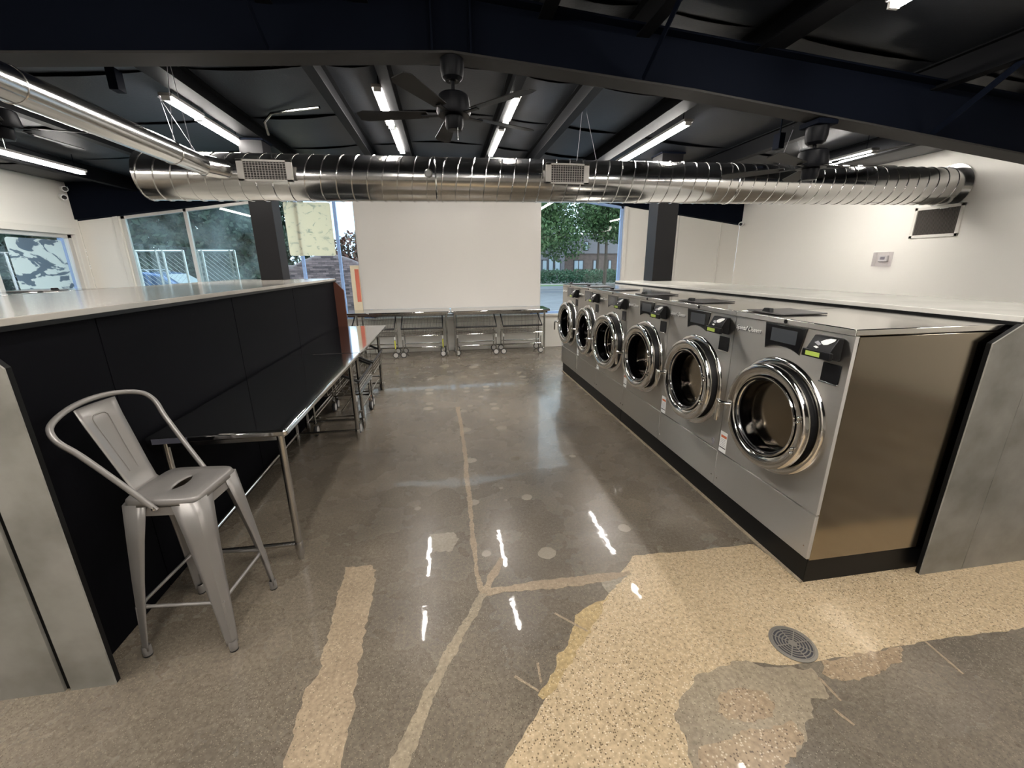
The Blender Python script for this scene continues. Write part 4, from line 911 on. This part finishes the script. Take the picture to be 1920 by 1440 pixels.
def leaves(name, blobs, m, n, size, parent=None, seed=1):
    rng = random.Random(seed); v = []; f = []
    tot = sum(b[3] * b[4] * b[5] for b in blobs) or 1
    for (cx, cy, cz, rx, ry, rz) in blobs:
        for _ in range(int(n * rx * ry * rz / tot)):
            while True:
                p = Vector((rng.uniform(-1, 1), rng.uniform(-1, 1), rng.uniform(-1, 1)))
                if .35 < p.length < 1: break
            c = Vector((cx + p.x * rx, cy + p.y * ry, cz + p.z * rz)); s_ = size * rng.uniform(.6, 1.5)
            a = Vector((rng.uniform(-1, 1), rng.uniform(-1, 1), rng.uniform(-1, 1))).normalized(); b = a.cross(Vector((rng.uniform(-1, 1), rng.uniform(-1, 1), rng.uniform(-1, 1)))).normalized()
            k = len(v); v += [tuple(c + a * s_), tuple(c + b * s_ * .5), tuple(c - a * s_), tuple(c - b * s_ * .5)]; f.append((k, k + 1, k + 2, k + 3))
    g = G(); g.v = v; g.f = f
    o = g.build(name, m, parent, smooth=0, fix=False); o['kind'] = 'stuff'
    return o
def tree(x, y, h, r, m, label, n=2600, size=.16, low=.25, seed=1, grp=None):
    t = thing('tree', label, 'tree', (x, y, GZ), 0, grp); rng = random.Random(seed)
    G().tube([(0, 0, 0), (.05, 0, h * .3), (0, .05, h * .6), (0, 0, h * .85)], [.16, .13, .09, .04], 8).build('trunk', BARK, t)
    for k in range(4):
        a = k * 1.6 + seed; z = h * (low + .12 + .1 * k); G().tube([(0, 0, z), (r * .35 * math.cos(a), r * .35 * math.sin(a), z + h * .1), (r * .7 * math.cos(a), r * .7 * math.sin(a), z + h * .14)], [.06, .04, .015], 6).build('branch', BARK, t)
    bl = []
    for k in range(9):
        a = rng.uniform(0, 6.28); q = rng.uniform(.1, .75) * r; zz = h * (low + (1 - low) * rng.uniform(.15, .88)); s_ = r * rng.uniform(.4, .6)
        bl.append((q * math.cos(a), q * math.sin(a), zz, s_, s_, s_ * .8))
    bl.append((0, 0, h * (low + 1) / 2, r * .7, r * .7, h * (1 - low) / 2))
    leaves('foliage', bl, m, n, size, t, seed)
    return t
TL = [(-19.5, 24, 10, 4.2, 0), (-15.5, 25, 11, 4.2, 1), (-12.2, 24, 10.5, 3.8, 2), (-10.2, 26.5, 10, 2.5, 3), (-17.0, 20, 6.5, 3, 4), (-12.5, 27, 6, 4, 6), (-8.3, 21.0, 5.2, 1.5, 7)]
LL = ['dark tree beyond the fence, leftmost through the hazy window', 'tall dark tree behind the blue car', 'dark tree behind the chain link gate', 'dark tree at the right of the hazy window pane', 'lower dark tree left of the blue car', 'low bushy tree filling the gap behind the blue car', 'low dark tree behind the right gate panel']
for (x, y, h, r, s_), lab in zip(TL, LL): tree(x, y, h, r, LEAFD, lab, 9000, .15, .0, s_ + 3, 'dark trees behind the fence')
for (x, y, h, r, s_), lab in zip([(-14, 9.5, 7, 3.2, 1), (-15, 13.5, 8, 3.4, 2), (-15, 5, 7, 3.0, 5)], ['dark tree outside the left wall window, behind the torn poster', 'dark tree outside the far end of the left wall window', 'dark tree outside the near end of the left wall window']):
    tree(x, y, h, r, LEAFD, lab, 2800, .17, .03, s_ + 20, 'trees outside the left wall')
tree(-4.9, 24, 3.6, 1.5, LEAFR, 'small rusty leaved tree above the brick wall', 1500, .12, .15, 31)
tree(-6.9, 23, 2.4, 1.4, LEAFD, 'low dark tree left of the brick wall', 1200, .12, .05, 32)
tree(6.9, 31, 7.8, 3.7, LEAFG, 'bright green tree at the left of the right window', 11000, .12, .36, 41)
tree(12.45, 32, 7.8, 2.7, LEAFG, 'green tree with a bare trunk at the right of the right window', 7000, .12, .42, 42)
tree(15.5, 36, 8.5, 3.0, LEAFD, 'dark tree behind the right edge of the right window', 2600, .18, .4, 43)
tree(9.5, 44, 9.5, 3.5, LEAFD, 'tall tree rising behind the hedge', 3000, .22, .5, 44)
tree(17, 46, 10, 3.5, LEAFD, 'tall tree in front of the grey building', 3000, .22, .55, 45)
hd = leaves('hedge', [(x, 42.2, .55, 1.0, .7, .75) for x in [8 + i * 1.1 for i in range(13)]], LEAFH, 9000, .10, None, 5)
tag(hd, 'long trimmed green hedge across the road', 'hedge', kind='stuff')
# far building
fbd = thing('far_building', 'grey and brown building with tall windows beyond the hedge', 'building', (0, 52, GZ))
G().bx(6, 30, 0, 8, 0, 3.15).build('brick_storey', BLDGB, fbd, smooth=0)
G().bx(6, 30, -.15, 8, 3.15, 5.4).build('upper_storey', BLDGU, fbd, smooth=0)
G().bx(11.4, 14.9, -.12, .1, 0, 3.15).build('entrance_bay', BLDGU, fbd, smooth=0)
def fwin(x0, x1, z0, z1, y=-.06):
    fwm = G(); e = .10
    fwm.bx(x0, x1, y, 0, z1 - e, z1); fwm.bx(x0, x1, y, 0, z0, z0 + e); fwm.bx(x0, x0 + e, y, 0, z0, z1); fwm.bx(x1 - e, x1, y, 0, z0, z1)
    if x1 - x0 > 1: fwm.bx((x0 + x1) / 2 - .06, (x0 + x1) / 2 + .06, y, 0, z0, z1)
    w = fwm.build('window', DKP, fbd); G().bx(x0 + e, x1 - e, y + .02, 0, z0 + e, z1 - e).build('pane', WINP, w)
for a in ((12.0, 12.7, 1.1, 2.45, -.2), (12.8, 13.5, 1.1, 3.0, -.2), (13.6, 14.4, 1.1, 2.45, -.2), (16.1, 17.4, 1.2, 2.4), (18.6, 19.1, 1.2, 2.4), (20.6, 21.1, 1.2, 2.4), (14.2, 14.6, 3.6, 4.6, -.2), (17.3, 17.9, 3.5, 4.6, -.2)): fwin(*a)
# brick sign wall with an arched top
bw = thing('brick_wall', 'low grey red brick wall with a curved top outside', 'wall', (-4.35, 17, GZ))
def arch(x): return 1.86 + .40 * max(0, math.cos(max(-1, min(1, (x - .1) / 1.25)) * math.pi / 2)) ** 1.0
P = [(-1.9, 0, 0), (1.9, 0, 0)] + [(1.9 - 3.8 * i / 30, 0, arch(1.9 - 3.8 * i / 30)) for i in range(31)]
G().prism(P, (0, .28, 0)).build('mortar_core', MORT, bw, smooth=0)
bg_ = G(); rng = random.Random(3); z = .02; row = 0
while z < 2.2:
    x = -1.9 + (0 if row % 2 else -.11)
    while x < 1.9:
        a, b = max(x, -1.9), min(x + .21, 1.9)
        if b - a > .05 and z + .065 < arch((a + b) / 2): bg_.bx(a, b, -.012 - rng.uniform(0, .006), .01, z, z + .062)
        x += .222
    z += .074; row += 1
tag(bg_.build('brick', BRICKM, bw, smooth=0), kind='stuff')
G().tube([(1.9 - 3.8 * i / 30, .14, arch(1.9 - 3.8 * i / 30) + .01) for i in range(31)], .05, 6).build('coping', MORT, bw)
# chain link fence with gates
def fence(x0, x1, posts, label, zt=2.35):
    t = thing('chain_link_fence', label, 'fence', (x0, 14, GZ), 0, 'chain link fence panels'); L = x1 - x0
    for p in posts: G().tube([(p - x0, 0, 0), (p - x0, 0, zt)], .035, 8).build('post', GALVR, t)
    G().tube([(0, 0, zt - .02), (L, 0, zt - .02)], .028, 8).build('top_rail', GALVR, t); G().tube([(0, 0, .15), (L, 0, .15)], .025, 8).build('bottom_rail', GALVR, t)
    g = G(); k = -zt
    while k < L:
        a0, b0 = (max(k, 0), max(-k, 0)); q = min(L - a0, zt - b0)
        if q > 0:
            g.tube([(a0, .0, b0), (a0 + q, 0, b0 + q)], .003, 3); g.tube([(a0, .0, zt - b0), (a0 + q, 0, zt - b0 - q)], .003, 3)
        k += .14
    tag(g.build('wire_mesh', GALVR, t, smooth=0, fix=False), kind='stuff')
fence(-8.72, -7.46, [-8.70, -8.17, -8.0, -7.47], 'chain link gate in front of the blue car')
fence(-7.1, -6.1, [-7.08, -6.97, -6.22, -6.10], 'chain link gate right of the blue car')
fence(-12.0, -8.75, [-11.9, -10.3, -8.78], 'chain link fence left of the gates', 2.3)
# blue car
cr_ = thing('blue_car', 'blue estate car parked outside behind the chain link gate', 'car', (-10.3, 18.2, GZ))
prof = [(-2.1, .35), (2.05, .35), (2.12, .75), (1.95, .98), (.85, 1.12), (.15, 1.62), (-.4, 1.72), (-1.75, 1.70), (-2.05, 1.15)]
G().prism([(x, -.88, z) for x, z in prof], (0, 1.76, 0)).build('body', VANB, cr_, bev=.06)
sd = [((-1.72, 1.18), (-1.62, 1.60), (-1.0, 1.63), (-1.0, 1.18)), ((-.93, 1.18), (-.93, 1.63), (-.35, 1.62), (-.25, 1.18)), ((-.18, 1.18), (-.28, 1.61), (.10, 1.54), (.62, 1.16))]
for q in sd: G().prism([(x, -.89, z) for x, z in q], (0, -.006, 0)).build('side_window', VANG, cr_, smooth=0)
G().prism([(.86, -.75, 1.135), (.86, .75, 1.135), (.2, .65, 1.61), (.2, -.65, 1.61)], (.02, 0, .02)).build('windscreen', VANW, cr_, smooth=0)
for yy in (-.62, .62): G().tube([(-1.6, yy, 1.72), (-1.5, yy, 1.78), (-.5, yy, 1.79), (-.35, yy, 1.73)], .018, 6).build('roof_rail', VANW, cr_)
for x in (-1.35, 1.35):
    for yy in (-.80, .80):
        wh = G().lathe([(0, -.1), (.30, -.1), (.33, -.07), (.33, .07), (.30, .1), (0, .1)], (x, yy, .33), 'y', 24).build('wheel', RUBBER, cr_, smooth=40); G().lathe([(0, -.105), (.2, -.104), (.2, .104), (0, .105)], (x, yy, .33), 'y', 16).build('hub_cap', GALVR, wh)
G().bx(.5, .66, -1.02, -.88, 1.08, 1.2).build('mirror', VANB, cr_, bev=.02)
